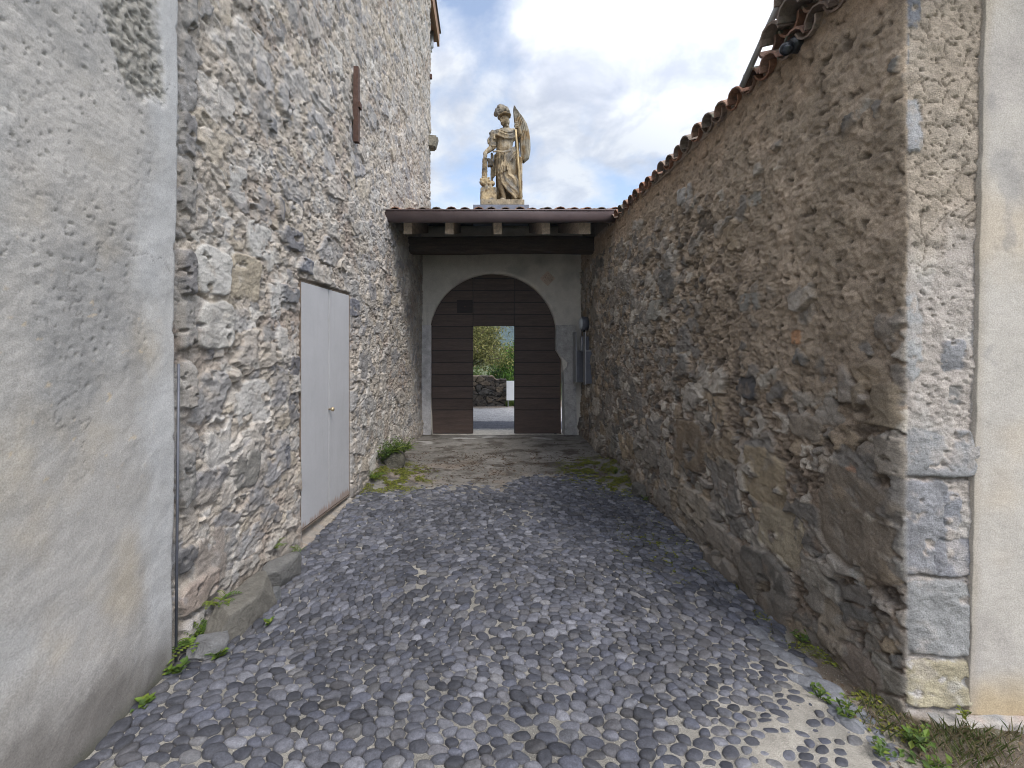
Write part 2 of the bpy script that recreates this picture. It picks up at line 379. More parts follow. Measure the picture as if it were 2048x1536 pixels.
for v_ in b_.verts:
    t_ = .75 if (v_.co.z < 0 and v_.co.x > 0) else 1.; v_.co = Vector((v_.co.x * .46 * t_ - 1.21, v_.co.y * .26 + 9.66, v_.co.z * .25 + 5.93 + (.03 if v_.co.x < 0 else 0)))
bmesh.ops.bevel(b_, geom=b_.edges[:], offset=.03, segments=2, affect='EDGES'); bmesh.ops.subdivide_edges(b_, edges=b_.edges[:], cuts=2)
for v_ in b_.verts: v_.co += Vector((random.uniform(-1, 1), random.uniform(-1, 1), random.uniform(-1, 1))) * .007
mb.bm(b_); mb.build('corbel', M['rock'], bld)
mb = MB(); mb.box((-1.24, 9.70, 7.33), (-1.12, 9.76, 7.42), .004); mb.build('bracket', M['rust'], bld)
# iron tie plate
mb = MB(); y_, zt = left_uv(704, 135); _, zb = left_uv(704, 285); zm = left_uv(704, 208)[1]
xw = XL(y_) + .075
def plate(prof):
    v_ = []; n_ = len(prof)
    for (z_, w_) in prof:
        for (dx_, s_) in ((-.05, -1), (-.05, 1), (.004, 1), (.004, -1)): v_.append((xw + dx_, y_ + s_ * w_ / 2, z_))
    f_ = []
    for i in range(n_ - 1):
        for j in range(4): f_.append((i * 4 + j, i * 4 + (j + 1) % 4, i * 4 + 4 + (j + 1) % 4, i * 4 + 4 + j))
    f_ += [(0, 1, 2, 3), tuple((n_ - 1) * 4 + j for j in range(4))]
    mb.add(v_, f_)
plate([(zb, .065), (zb + .1, .075), (zm - .04, .09), (zm, .10), (zm + .04, .09), (zt - .1, .07), (zt, .055)])
mb.box((xw - .02, y_ - .03, zm - .05), (xw + .025, y_ + .055, zm + .02), .008)
tie = mb.build('iron_anchor', M['rust'], bld)
# metal cupboard doors
def door_leaf(pxa, pxb, handle):
    (ya, za), (yb, zb_) = left_uv(pxa, 562), left_uv(pxb, 592)
    def zb_of(y): return lerp(.092, .034, (y - 3.978) / (5.112 - 3.978))
    mbd = MB(); v_ = []
    g = .010
    for (off) in (-.02, .008):
        for (y, top) in ((ya + g, 0), (yb - g, 0), (yb - g, 1), (ya + g, 1)):
            v_.append((XL(y) + off, y, 2.25 if top else zb_of(y) + .012))
    mbd.add(v_, [(0, 1, 2, 3), (4, 5, 6, 7), (0, 1, 5, 4), (1, 2, 6, 5), (2, 3, 7, 6), (3, 0, 4, 7)])
    d = mbd.build('metal_door', M['metal_door'], bld)
    if handle:
        k_ = MB(); y, z = left_uv(657, 818); k_.lathe([(.008, 0), (.008, .025), (.02, .03), (.022, .045), (.012, .055)], (XL(y) + .006, y - .012, z), 'x', 14); k_.build('door_knob', M['brass'], d, True)
    return d
door_leaf(600, 656, True); door_leaf(656, 697, False)
mb = MB(); fr_ = []     # rusty edging round the doors
for (ya, yb, za, zb_, zc, zd) in ((3.974, 3.978, .086, 2.258, .086, 2.258), (5.112, 5.116, .028, 2.258, .028, 2.258), (3.978, 5.112, .083, .092, .025, .034), (3.978, 5.112, 2.253, 2.258, 2.253, 2.258)):
    v_ = [(XL(y) + o, y, z) for o in (-.04, .010) for (y, z) in ((ya, za), (yb, zc), (yb, zd), (ya, zb_))]
    mb.add(v_, [(0, 1, 2, 3), (4, 5, 6, 7), (0, 1, 5, 4), (1, 2, 6, 5), (2, 3, 7, 6), (3, 0, 4, 7)])
v_ = [(XL(y) + o, y, z) for o in (-.035, -.012) for (y, z) in ((3.978, .092), (5.112, .034), (5.112, 2.252), (3.978, 2.252))]; mb.add(v_, [(0, 1, 2, 3), (4, 5, 6, 7), (0, 1, 5, 4), (1, 2, 6, 5), (2, 3, 7, 6), (3, 0, 4, 7)])
mb.build('door_frame', M['rust_edge'], bld)

# ------------------------------------------------------------------ LEFT PLASTERED WALL
up = spaced([(-1.5, 1.2, .05, .02), (1.2, 2.40, .0075, .0075)]); vp = spaced([(-.15, 4.2, .008, .008), (4.2, 5.4, .03, .05)])
U2, V2 = np.meshgrid(up, vp)
def plaster_left(u, v):
    H = .018 * fbm(u * .8, v * .8, 3, 101) + .004 * fbm(u * 7, v * 7, 4, 103)
    n1 = fbm(u * 1.1, v * .9, 5, 105, .55); n2 = fbm(u * 3.1, v * 2.6, 5, 107, .6)
    rz = sst(.9, 2.4, v + .5 * n1)                                   # rough, pitted upper part; trowelled lower part
    grain = fbm(u * 28, v * 34, 4, 109, .6)
    pits = sst(.38, .58, fbm(u * 34 - v * 8, v * 42, 3, 110)) * sst(-.25, .3, n2 + .4 * (rz - .5))
    band = sst(.30, .12, 2.40 - u + .10 * n2 + .03 * np.sin(v * 5)) ** 1.   # smooth trowelled strip along the arris
    H = H + (.0020 * grain * rz - .008 * pits * rz) * (1 - band) + .0006 * grain
    col = np.empty(u.shape + (3,)); col[:] = (.44, .42, .395)
    col = mixc(col, (.325, .318, .308), sst(-.1, .55, n1 + .5 * n2) * .9)
    col = mixc(col, (.47, .415, .335), sst(-.05, .5, fbm(u * 1.7 + 4, v * 1.4, 5, 113)) * sst(3.4, 1.6, v) * .8)
    col = mixc(col, (.50, .495, .485), sst(.1, .6, fbm(u * 2.4, v * 1.3 + 6, 5, 117)) * .6)
    col = mixc(col, (.56, .46, .33), sst(.50, .62, fbm(u * 15, v * 20, 3, 119)) * sst(2.3, 1.7, v) * sst(.9, 1.3, v) * .8)
    col = mixc(col, (.27, .25, .22), pits * rz * (1 - band) * .6)
    col = mixc(col, (.50, .50, .50), band * .8)
    # bare patch near the top where the top coat has come away
    t = np.clip((3.55 - v) / 1.1, 0, 1); cu = lerp(2.02, 2.23, t); wd = lerp(.26, .03, t)
    bare = sst(1.1, .8, np.abs(u - cu) / wd + .35 * n2) * sst(2.83, 2.92, v + .06 * n2)
    H = H - bare * (.010 + .012 * sst(-.1, .4, fbm(u * 24, v * 30, 4, 121)))
    col = mixc(col, (.30, .285, .25), bare * .8); col = mixc(col, (.16, .15, .13), bare * sst(.0, .3, fbm(u * 26, v * 36, 4, 125)))
    damp = sst(.42, .10, v + .20 * n1 + .14 * n2); col = mixc(col, (.17, .155, .14), damp * .85)
    damp2 = sst(.10, .0, v + .05 * n2); col = mixc(col, (.10, .10, .075), damp2 * .8)
    ck = worley(u / .9 + .25 * fbm(u * 3, v * 3, 4, 131), v / 1.1 + .25 * fbm(u * 3 + 4, v * 3, 4, 132), 133)[1]
    ck = sst(.008, .002, ck) * sst(-.05, .2, n1); H = H - .003 * ck; col = mixc(col, (.17, .16, .15), ck * .6)
    return H, col * .80
H2, col2 = plaster_left(U2, V2)
Yed = 2.435 - .012 * np.sin(V2 * 1.3) - .03 * sst(1.2, -.1, V2) + .006 * fbm(V2 * 3, V2 * 0, 3, 7) - .012 * sst(.22, .45, fbm(V2 * 7, V2 * 0 + 3, 3, 9))
Ym = U2 + (Yed - 2.40) * sst(1.5, 2.40, U2)
Xp = -1.625 + H2
rnd = np.clip((U2 - 2.375) / .025, 0, 1); Xp = Xp - .012 * rnd ** 2
Pp = np.stack([Xp, Ym, V2], -1)
edge = Pp[:, -1:, :].copy(); ring = [Pp]
for dx in (.01, .03, .09): e2 = edge.copy(); e2[..., 0] -= dx; ring.append(e2)
Pp = np.concatenate(ring, 1); col2 = np.concatenate([col2] + [col2[:, -1:, :]] * 3, 1)
pw = grid_mesh('plastered_wall', Pp, col2, M['plaster'])
tag(pw, 'smooth pale grey plastered wall with a bare rough patch at its top, filling the left edge', 'wall')
mb = MB(); mb.col = (.4, .4, .39); mb.box((-6.4, -1.5, -.2), (-1.70, 2.27, 5.4)); mb.build('rear_wall', M['plaster'], pw)
mb = MB(); mb.tube([(-1.648, 2.452, -.05), (-1.640, 2.462, 1.6)], .007, 8); mb.build('dark_gap_strip', M['boxmetal'], pw, True)  # thin dark strip added to draw the dark gap at the plaster edge

# ------------------------------------------------------------------ RIGHT RUBBLE WALL: one sheet round the corner
sR = np.concatenate([-spaced([(.0, .36, .0065, .0075)])[::-1][:-1], spaced([(.0, 2.4, .0065, .014), (2.4, 7.25, .014, .022)])])
vR = spaced([(-.15, 2.6, .0065, .0075), (2.6, 3.53, .0075, .009)])
Us, Vs = np.meshgrid(sR, vR)
def right_wall():
    s, v = Us, Vs
    Y = YC + s; near = sst(5.5, 2.6, Y)
    front = s < 0
    # --- passage face
    big = .035 * fbm(s * .6, v * .6, 3, 203)
    rough = fbm(s * 8, v * 8, 5, 205, .6); pits = sst(.28, .6, fbm(s * 11, v * 14, 3, 208))
    k1, t1 = chips(s, v, .055, 204); k2, t2 = chips(s, v, .024, 206)
    rub = np.clip(sst(2.6, 4.2, Y + .8 * fbm(s * 1.2, v * 1.2, 3, 207)) * sst(3.3, 2.6, v) + sst(1.9, 1.0, v + .3 * fbm(s * 1.1, v * 1.1, 3, 210)), 0, 1)
    H = big + .016 * rough - (.018 + .022 * rub) * pits + (.018 * k1 + .008 * k2) * (.25 + .75 * rub) + .006 * ridged(s * 20, v * 20, 3, 209)
    n1 = fbm(s * 1.1, v * 1.1, 4, 212); n2 = fbm(s * 3.2, v * 3.2, 4, 215)
    col = np.empty(s.shape + (3,)); col[:] = (.250, .212, .172)
    col = mixc(col, (.335, .282, .232), sst(-.1, .4, n2) * sst(1.2, 2.4, v))
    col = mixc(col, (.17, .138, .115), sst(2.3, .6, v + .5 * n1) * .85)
    col = mixc(col, (.30, .27, .245), sst(.15, .55, fbm(s * 2.3 + 5, v * 2.3, 4, 218)) * sst(3.2, 6, Y) * .8)
    col = mixc(col, (.22, .155, .105), sst(3.0, 3.5, v + .2 * n2) * .6)
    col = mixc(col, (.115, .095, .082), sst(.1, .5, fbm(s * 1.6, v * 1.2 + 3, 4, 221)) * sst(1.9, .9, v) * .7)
    col = col * (1 + (.15 + .25 * rub) * (t1 - .5) + .28 * (t2 - .5))[..., None] * np.clip(1 - .5 * pits, .4, 1)[..., None]
    col = mixc(col, (.085, .072, .064), sst(.06, .34, fbm(s * 7, v * 8, 4, 223)) * (.15 + .65 * rub)); H = H - .016 * rub * sst(.1, .4, fbm(s * 7, v * 8, 4, 223))  # crevice shade painted into the colour where the relief dips
    msk = np.zeros_like(s)
    for (su, sv, seed, thr, pr) in ((.095, .075, 237, .50, .012), (.19, .14, 231, .48, .016), (.36, .27, 243, .60, .030)):
        e, i1, i2, dx, dy = stones(s, v, su, sv, seed)
        cover = thr + .30 * fbm(s * .8, v * .8, 3, seed + 40) + .55 * near * sst(.9, 1.9, v + .25 * n1) + .5 * sst(2.9, 3.3, v) - .12 * sst(1.2, .3, v)
        m = sst(.05, .12, e + .10 * fbm(s * 13, v * 13, 4, seed + 3)) * sst(cover - .03, cover + .03, i1) * sst(-.36, -.16, fbm(s * 5.5, v * 5.5, 4, seed + 6))
        face = big + pr * (.1 + 1.5 * i2) + .003 * k2 + .07 * su * 2 * (dx * (i1 * 5 % 1 - .5) + dy * (i2 * 7 % 1 - .5)) + .011 * ridged(s * 8 + i1 * 40, v * 10, 4, seed + 4) - .006
        crev = sst(.10, .0, e) * sst(.5, .2, cover); H = H - .022 * crev
        H = lerp(H, face, m)
        k = (i2 * 7.99).astype(int); sc_ = STONES_R[k] * (.85 + .5 * (i1 * 13 % 1))[..., None] * np.clip(1 + .35 * fbm(s * 9, v * 9, 3, 288), .6, 1.4)[..., None]
        col = mixc(col, sc_, m * (.92 - .5 * sst(.1, .5, fbm(s * 6, v * 6, 3, 291)))); msk = np.maximum(msk, m)
    P = [(1499, 899, 1586, 1014, (.235, .20, .15), .04), (1526, 1016, 1622, 1118, (.24, .215, .17), .04), (1496, 1112, 1598, 1240, (.105, .10, .095), .075), (1358, 843, 1414, 941, (.13, .105, .08), .06),
         (1477, 752, 1518, 798, (.062, .062, .068), .03), (1645, 950, 1812, 1148, (.155, .135, .115), .045), (1718, 764, 1812, 856, (.17, .145, .115), .05), (1768, 868, 1815, 953, (.19, .175, .16), .06),
         (1651, 1203, 1708, 1307, (.22, .195, .165), .045), (1718, 1130, 1738, 1173, (.2, .2, .2), .03), (1440, 918, 1482, 965, (.15, .14, .13), .05), (1290, 880, 1325, 930, (.16, .15, .14), .06), (1365, 985, 1440, 1050, (.21, .19, .165), .06),
         (1420, 1060, 1500, 1110, (.17, .155, .14), .06), (1430, 1110, 1495, 1190, (.14, .135, .13), .09), (1590, 830, 1650, 880, (.19, .17, .15), .04), (1500, 385, 1524, 412, (.25, .25, .24), .02), (1357, 372, 1384, 408, (.28, .28, .28), .03),
         (1392, 425, 1424, 458, (.085, .075, .065), .0), (1585, 660, 1606, 690, (.30, .18, .11), .02), (1620, 1170, 1660, 1220, (.15, .14, .13), .05), (1300, 600, 1325, 640, (.2, .2, .19), .04), (1480, 586, 1524, 622, (.17, .17, .165), .03), (1690, 1300, 1770, 1390, (.17, .145, .13), .04)]
    H, col, msk = apply_patches(s, v, H, col, msk, [(a - YC, b, c, d, e, f) for a, b, c, d, e, f in patch_list(P, right_uv)], 400)
    o = sst(.5, .62, fbm(s * 9, v * 9, 3, 66)) * sst(.3, .0, np.abs(s - .35)) * sst(.3, 0, np.abs(v - 1.0)); col = mixc(col, (.30, .15, .08), o * .7)
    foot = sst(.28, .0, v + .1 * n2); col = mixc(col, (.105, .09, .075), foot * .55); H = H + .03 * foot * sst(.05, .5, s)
    col = col * np.array((1.31, 1.25, 1.16))
    # --- front face: quoins in pale pinkish mortar
    x = -s
    kf, tf = chips(x, v, .03, 502); Hf = .010 * fbm(x * 9, v * 9, 5, 503, .6) - .014 * sst(.35, .6, fbm(x * 34, v * 38, 3, 505)) + .005 * kf * sst(2.2, 1.6, v)
    cf = np.empty(s.shape + (3,)); cf[:] = (.44, .395, .36)
    m1 = fbm(x * 3, v * 2.2, 4, 507); cf = mixc(cf, (.56, .54, .52), sst(.0, .5, m1)); cf = mixc(cf, (.36, .30, .235), sst(1.95, 2.35, v + .3 * m1) * .85); cf = mixc(cf, (.45, .36, .30), sst(.2, .5, fbm(x * 4 + 8, v * 3, 4, 511)) * sst(1.6, 1.0, v) * .6)
    ce = worley(x / .085 + .5 * fbm(x * 8, v * 8, 3, 515), v / .085 + .5 * fbm(x * 8 + 3, v * 8, 3, 516), 517)[1]
    crack = sst(.07, .01, ce) * sst(1.9, 2.3, v + .3 * m1); Hf = Hf - .007 * crack; cf = mixc(cf, (.16, .13, .10), crack * .75)
    cf = cf * (1 + .22 * (tf - .5))[..., None]
    mf = np.zeros_like(s)
    Q = [(1795, 858, 1954, 959, (.27, .27, .275), .016), (1795, 957, 1896, 1164, (.25, .25, .265), .014), (1870, 1075, 1952, 1162, (.24, .24, .26), .010), (1884, 985, 1922, 1060, (.26, .265, .29), .006), (1795, 1158, 1950, 1316, (.29, .29, .29), .018), (1795, 1320, 1950, 1414, (.40, .355, .25), .016),
         (1882, 679, 1932, 742, (.29, .29, .305), .006), (1795, 196, 1846, 308, (.36, .36, .37), .012), (1775, -20, 1842, 58, (.19, .195, .215), .012), (1795, 62, 1818, 130, (.22, .22, .23), .01), (1795, 590, 1846, 760, (.37, .37, .37), .012),
         (1895, 770, 1925, 810, (.22, .215, .21), .008), (1800, 1425, 1865, 1475, (.30, .25, .19), .05), (1865, 1430, 1960, 1475, (.40, .38, .34), .045)]
    Hf, cf, mf = apply_patches(x, v, Hf, cf, mf, [(a - XR, b, c, d, e, f) for a, b, c, d, e, f in patch_list(Q, front_uv)], 600)
    for vz in (1.105, .665, .315, .085): g_ = sst(.012, .003, np.abs(v - vz + .022 * m1 + .006 * fbm(x * 18, v * 0 + vz * 9, 3, 519))); Hf = Hf - .012 * g_; cf = mixc(cf, (.17, .145, .12), g_ * .7)
    cf = cf * .86; t = sst(.006, -.006, s + .012 * fbm(v * 7, v * 0, 4, 521)); H = lerp(H, Hf, t); col = mixc(col, cf, t)
    # --- bend the sheet round the corner
    rc = .022; an = np.clip((s + rc) / (2 * rc), 0, 1) * (math.pi / 2)        # 0: front (normal -Y) ... 90 deg: passage (normal -X)
    lean = .016 * (1.7 - v) / 1.7
    nx = -np.sin(an); ny = -np.cos(an)
    bx = np.where(s < -rc, XR - s, np.where(s > rc, XR, XR + rc - rc * np.sin(an) + 0)); by = np.where(s > rc, YC + s, np.where(s < -rc, YC, YC + rc - rc * np.cos(an)))
    taper = 1 - .55 * np.exp(-(s / .03) ** 2)
    return np.stack([bx - lean * 0 + H * nx * taper, by + H * ny * taper, v], -1), col
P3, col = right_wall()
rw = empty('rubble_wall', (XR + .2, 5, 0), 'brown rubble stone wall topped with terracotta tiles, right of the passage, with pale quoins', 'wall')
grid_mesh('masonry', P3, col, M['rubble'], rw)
mb = MB(); mb.col = (.2, .17, .14); mb.box((XR + .07, YC + .07, -.2), (XR + .50, 9.35, 3.50)); zt_ = lambda y: 3.545 + .25 * (y - 6.95)
mb.add([(x, y, z) for x in (XR + .015, XR + .5) for (y, z) in ((6.85, 3.35), (9.05, 3.35), (9.05, zt_(9.05)), (6.85, zt_(6.85)))], [(0, 1, 2, 3), (4, 5, 6, 7), (0, 1, 5, 4), (1, 2, 6, 5), (2, 3, 7, 6), (3, 0, 4, 7)])
mb.build('masonry_core', M['rubble'], rw)

# ------------------------------------------------------------------ terracotta tiles
def coppo(mb, base, ax, up, side, L, r0, r1, col, th=.013, k=7, inv=False):
    """one barrel tile: base point at its lower end, running along ax"""
    ax, up, side = Vector(ax).normalized(), Vector(up).normalized(), Vector(side).normalized()
    V = []; n = 4
    for i in range(n):
        t = i / (n - 1); r_ = lerp(r0, r1, t); p = Vector(base) + ax * (L * t)
        for th_ in (0, th):
            for j in range(k):
                a = math.pi * (j / (k - 1)) ; rr = r_ - th_
                w = math.cos(a) * rr; h = math.sin(a) * rr * .82
                V.append(p + side * w + up * (-h if inv else h))
    Fc = []; R_ = 2 * k
    for i in range(n - 1):
        for j in range(k - 1):
            Fc.append((i * R_ + j, i * R_ + j + 1, (i + 1) * R_ + j + 1, (i + 1) * R_ + j)); Fc.append((i * R_ + k + j, (i + 1) * R_ + k + j, (i + 1) * R_ + k + j + 1, i * R_ + k + j + 1))
        for j in (0, k - 1): Fc.append((i * R_ + j, (i + 1) * R_ + j, (i + 1) * R_ + k + j, i * R_ + k + j))
    for i in (0, n - 1):
        for j in range(k - 1): Fc.append((i * R_ + j, i * R_ + k + j, i * R_ + k + j + 1, i * R_ + j + 1))
    mb.col = col; mb.add([tuple(v) for v in V], Fc)
TC = [(.27, .15, .105), (.25, .155, .12), (.33, .21, .16), (.22, .165, .135), (.26, .205, .17), (.27, .175, .13), (.20, .165, .14), (.30, .16, .105)]
def tcol():
    c = random.choice(TC); f = random.uniform(.75, 1.15); return tuple(x * f for x in c)
mb = MB()
sp = .20; y = 1.92
while y < 9.1:
    j = random.uniform(-.012, .012); dz = random.uniform(-.010, .010); tx = random.uniform(-.05, .05)
    z0 = 3.490 + .010 * math.sin(y * 1.7)
    if y < 6.75 or y > 8.6:
        coppo(mb, (XR - .075 + random.uniform(-.015, .012), y + j, z0 + dz), (1, tx, .26), (-.26, 0, 1), (0, 1, 0), .46, .094, .078, tcol())
        coppo(mb, (XR - .055 + random.uniform(-.01, .01), y + sp / 2 + j, z0 + dz + .045), (1, tx, .26), (-.26, 0, 1), (0, 1, 0), .46, .088, .080, tcol(), inv=True)
        coppo(mb, (XR + .66, y + j, z0 + dz + .012), (-1, tx, .26), (.26, 0, 1), (0, 1, 0), .40, .094, .078, tcol())
    y += sp
mb.build('coping_tiles', M['tile'], rw)
mb = MB(); mb.col = (.30, .24, .19); mb.box((XR - .012, 1.95, 3.46), (XR + .42, 8.9, 3.535), .01); mb.build('mortar_bed', M['rubble'], rw)
# stepped tile verge where the higher roof begins (near end of the wall)
mb = MB()
for row, (yy1, zz, ox, tilt) in enumerate(((2.86, 3.60, .12, .20), (2.66, 3.72, .14, .18), (2.44, 3.86, .15, .14), (2.2, 4.0, .14, .14))):
    y = yy1
    while y > 1.7:
        coppo(mb, (XR - ox + random.uniform(-.03, .02), y + random.uniform(-.02, .02), zz + random.uniform(-.012, .012)), (1, random.uniform(-.08, .08), tilt), (-tilt, 0, 1), (0, 1, 0), .44, .100, .088, tcol(), th=.016)
        coppo(mb, (XR - ox + .05, y + .1, zz + .035), (1, random.uniform(-.08, .08), tilt), (-tilt, 0, 1), (0, 1, 0), .42, .096, .085, tcol(), th=.016, inv=True)
        y -= .21
mb.build('verge_tiles', M['tile'], rw)
mb = MB(); mb.col = (.3, .24, .18); v_ = [(XR + .03, 3.3, 3.45), (XR + .03, 1.95, 3.45), (XR + .03, 1.95, 4.55), (XR + .45, 3.3, 3.45), (XR + .45, 1.95, 3.45), (XR + .45, 1.95, 4.55)]
mb.add(v_, [(0, 1, 2), (3, 4, 5), (0, 1, 4, 3), (1, 2, 5, 4), (0, 2, 5, 3)]); mb.build('verge_core', M['rubble'], rw)
def on_x(px, py, X):
    Y = X * F / (px - CX); return (X, Y, CZ - (py - CY) * Y / F)
mb = MB(); a_ = Vector(on_x(1484, 172, XR - .10)); b_ = Vector(on_x(1561, 0, XR - .10)); d_ = b_ - a_; mb.tube([a_, b_, b_ + d_ * 1.6], .019, 12); mb.build('verge_pipe', M['verge'], rw, True)

# ------------------------------------------------------------------ RIGHT PLASTERED WALL
xq = spaced([(2.165, 2.62, .007, .008), (2.62, 5.2, .03, .06)]); vq = spaced([(.055, 3.5, .008, .008), (3.5, 4.6, .04, .05)])
U3, V3 = np.meshgrid(xq, vq)
n1 = fbm(U3 * 1.5, V3 * 1.1, 5, 701); n2 = fbm(U3 * 4, V3 * 3, 5, 703)
H3 = .005 * fbm(U3 * 3, V3 * 3, 4, 705) + .0012 * fbm(U3 * 30, V3 * 36, 4, 707, .6)
c3 = np.empty(U3.shape + (3,)); c3[:] = (.50, .485, .455)
c3 = mixc(c3, (.40, .385, .37), sst(.0, .5, n1 + .4 * n2) * .8); c3 = mixc(c3, (.54, .47, .37), sst(.05, .5, fbm(U3 * 1.2 + 3, V3 * 1.1, 4, 709)) * .6)
c3 = mixc(c3, (.30, .30, .30), sst(.34, .55, fbm(U3 * 3.3, V3 * 2.7 + 2, 4, 711)) * .5)
c3 = mixc(c3, (.50, .38, .19), sst(.28, .05, V3 + .08 * n2) * .65)
c3 = c3 * np.array((.74, .71, .69)); left_edge = sst(.05, .0, U3 - 2.165 + .02 * n2); c3 = mixc(c3, (.27, .235, .19), left_edge * .6)
xs = U3 + (.035 * (V3 - 1.7) / 1.5 + .008 * fbm(V3 * 4, V3 * 0, 3, 713)) * sst(.3, 0, U3 - 2.165) + .012
zs = V3 + .02 * fbm(U3 * 4, U3 * 0, 3, 715) * sst(.3, .0, V3)
Yf = YC - .016 - H3
Pq = np.stack([xs, Yf, zs], -1)
e1 = Pq[:, :1].copy(); e1[..., 1] += .05; Pq = np.concatenate([e1, Pq], 1); c3 = np.concatenate([c3[:, :1], c3], 1)
e1 = Pq[:1].copy(); e1[..., 1] += .07; Pq = np.concatenate([e1, Pq], 0); c3 = np.concatenate([c3[:1], c3], 0)
pr = grid_mesh('plastered_wall', Pq, c3, M['plaster'])
tag(pr, 'cream beige plastered wall standing on a stone base at the right edge', 'wall')
mb = MB(); mb.col = (.42, .40, .36); mb.box((2.19, YC + .03, .0), (5.2, YC + .6, 4.6)); mb.build('rear_wall', M['plaster'], pr)
# stone base under it
xb = spaced([(1.96, 2.7, .01, .012), (2.7, 5.2, .03, .05)]); tb = np.linspace(0, 1, 26)
U4, T4 = np.meshgrid(xb, tb)
nb = fbm(U4 * 6, T4 * 2, 4, 721)
zb4 = np.where(T4 < .75, lerp(-.15, .062, T4 / .75), .062) + .008 * nb; yb4 = np.where(T4 < .75, YC - .065 + .0 * T4, lerp(YC - .065, YC + .04, (T4 - .75) / .25)) - .018 * fbm(U4 * 9, T4 * 3, 4, 723)
cb = np.empty(U4.shape + (3,)); cb[:] = (.40, .375, .345); cb = mixc(cb, (.30, .30, .30), sst(.0, .4, nb)); cb = mixc(cb, (.48, .40, .36), sst(.1, .4, fbm(U4 * 3, T4 * 1.5, 4, 727)))
grid_mesh('stone_base', np.stack([U4, yb4, zb4], -1), cb, M['rubble'], pr)

# ------------------------------------------------------------------ GATEWAY WALL with its arch
AX = (986 - CX) * YG / F; AR = 127.6 * YG / F; AZ = CZ + (CY - 675) * YG / F; ZSP = CZ + (CY - 650) * YG / F
XJL = (862 - CX) * YG / F; XJR = (1112 - CX) * YG / F; XJR2 = (1128 - CX) * YG / F
a0 = math.asin((ZSP - AZ) / AR)
arc = [(AX + AR * math.cos(t), AZ + AR * math.sin(t)) for t in np.linspace(a0, math.pi - a0, 40)]
inner = [(XJR2 + .02, -.15), (XJR2 + .02, .35), (XJR2 + .005, .9), (XJR2 - .02, 1.25), (XJR2 - .05, 1.42), (XJR, 1.60), (XJR, 1.9)] + arc + [(XJL, 1.9), (XJL, 1.4), (XJL + .0, .7), (XJL + .02, .2), (XJL + .03, -.15)]
def outer_pt(p):
    d = Vector((p[0] - AX, p[1] - 1.2)); t = 9.
    xa, xb_, za, zb_ = -1.42, 1.99, -.15, 4.02
    if d.x > 1e-6: t = min(t, (xb_ - AX) / d.x)
    if d.x < -1e-6: t = min(t, (xa - AX) / d.x)
    if d.y > 1e-6: t = min(t, (zb_ - 1.2) / d.y)
    if d.y < -1e-6: t = min(t, (za - 1.2) / d.y)
    return (AX + d.x * t, 1.2 + d.y * t)
outer = [(1.99, -.15)] + [outer_pt(p) for p in inner[1:-1]] + [(-1.42, -.15)]
# insert exact outer corners
for k in range(len(outer) - 1):
    if abs(outer[k][0] - 1.99) < 1e-6 and abs(outer[k + 1][1] - 4.02) < 1e-6: outer[k] = (1.99, 4.02)
    if abs(outer[k][1] - 4.02) < 1e-6 and abs(outer[k + 1][0] + 1.42) < 1e-6: outer[k + 1] = (-1.42, 4.02)
def gate_wall(nl=14):
    n = len(inner); ts = np.linspace(0, 1, nl)
    I = np.array(inner); O = np.array(outer); W = I[None] * (1 - ts[:, None, None]) + O[None] * ts[:, None, None]
    yy = YG + .012 * fbm(W[..., 0] * 1.5, W[..., 1] * 1.5, 3, 801)
    P = np.stack([W[..., 0], yy, W[..., 1]], -1)
    back = P[:1].copy(); back[..., 1] = YG + .34; mid = P[:1].copy(); mid[..., 1] += .012
    endb = P[-1:].copy(); endb[..., 1] = YG + .34
    Pf = np.concatenate([back, mid, P, endb, back], 0)
    n1 = fbm(Pf[..., 0] * 2, Pf[..., 2] * 2, 4, 803)
    c = np.empty(n1.shape + (3,)); c[:] = (.52, .495, .45); c = mixc(c, (.38, .365, .335), sst(.0, .5, n1))
    return Pf, c
Pg, cg = gate_wall()
# densify along the outline for smooth colour: fine as is
gw = grid_mesh('gateway_wall', Pg, cg, M['plaster'], flip=True)
tag(gw, 'grey plastered wall with a round arched gateway at the end of the passage', 'wall')
def jamb(pts, y0, col, name):
    m_ = MB(); m_.col = col; n = len(pts)
    v_ = [(x, y0, z) for x, z in pts] + [(x, YG + .30, z) for x, z in pts]
    m_.add(v_, [tuple(range(n)), tuple(range(n, 2 * n))] + [(i, (i + 1) % n, n + (i + 1) % n, n + i) for i in range(n)])
    return m_.build(name, M['rock'], gw)
j_ = .015
jamb([(XJL + .006, -.12), (XJL + .0, .6), (XJL + .004, 1.4), (XJL + .002, ZSP), (XJL - .17, ZSP - .005), (XJL - .18, 1.0), (XJL - .17, -.12)], YG - .03, (.46, .45, .45), 'door_jamb')
jamb([(XJR2 + .012, -.12), (XJR2 + .006, .3), (XJR2 + .0, .8), (XJR2 - .015, 1.2), (XJR2 + .05, 1.27), (XJR2 + .07, 1.36), (XJR2 - .06, 1.48), (XJR - .008, 1.62), (XJR - .005, ZSP), (XJR + .37, ZSP + .005), (XJR + .40, -.12)], YG - .035, (.36, .355, .345), 'door_jamb')
mb = MB()     # carved lozenge
pxc = ((1095 - CX) * YG / F, CZ + (CY - 557) * YG / F); rot = Matrix.Rotation(R(45), 3, 'Y')
mb.box((pxc[0] - .105, YG - .022, pxc[1] - .105), (pxc[0] + .105, YG + .02, pxc[1] + .105), .006, rot)
mb.tube([(pxc[0] + .085 * math.cos(t), YG - .024, pxc[1] + .085 * math.sin(t)) for t in np.linspace(0, 2 * math.pi, 17)], .012, 6, False)
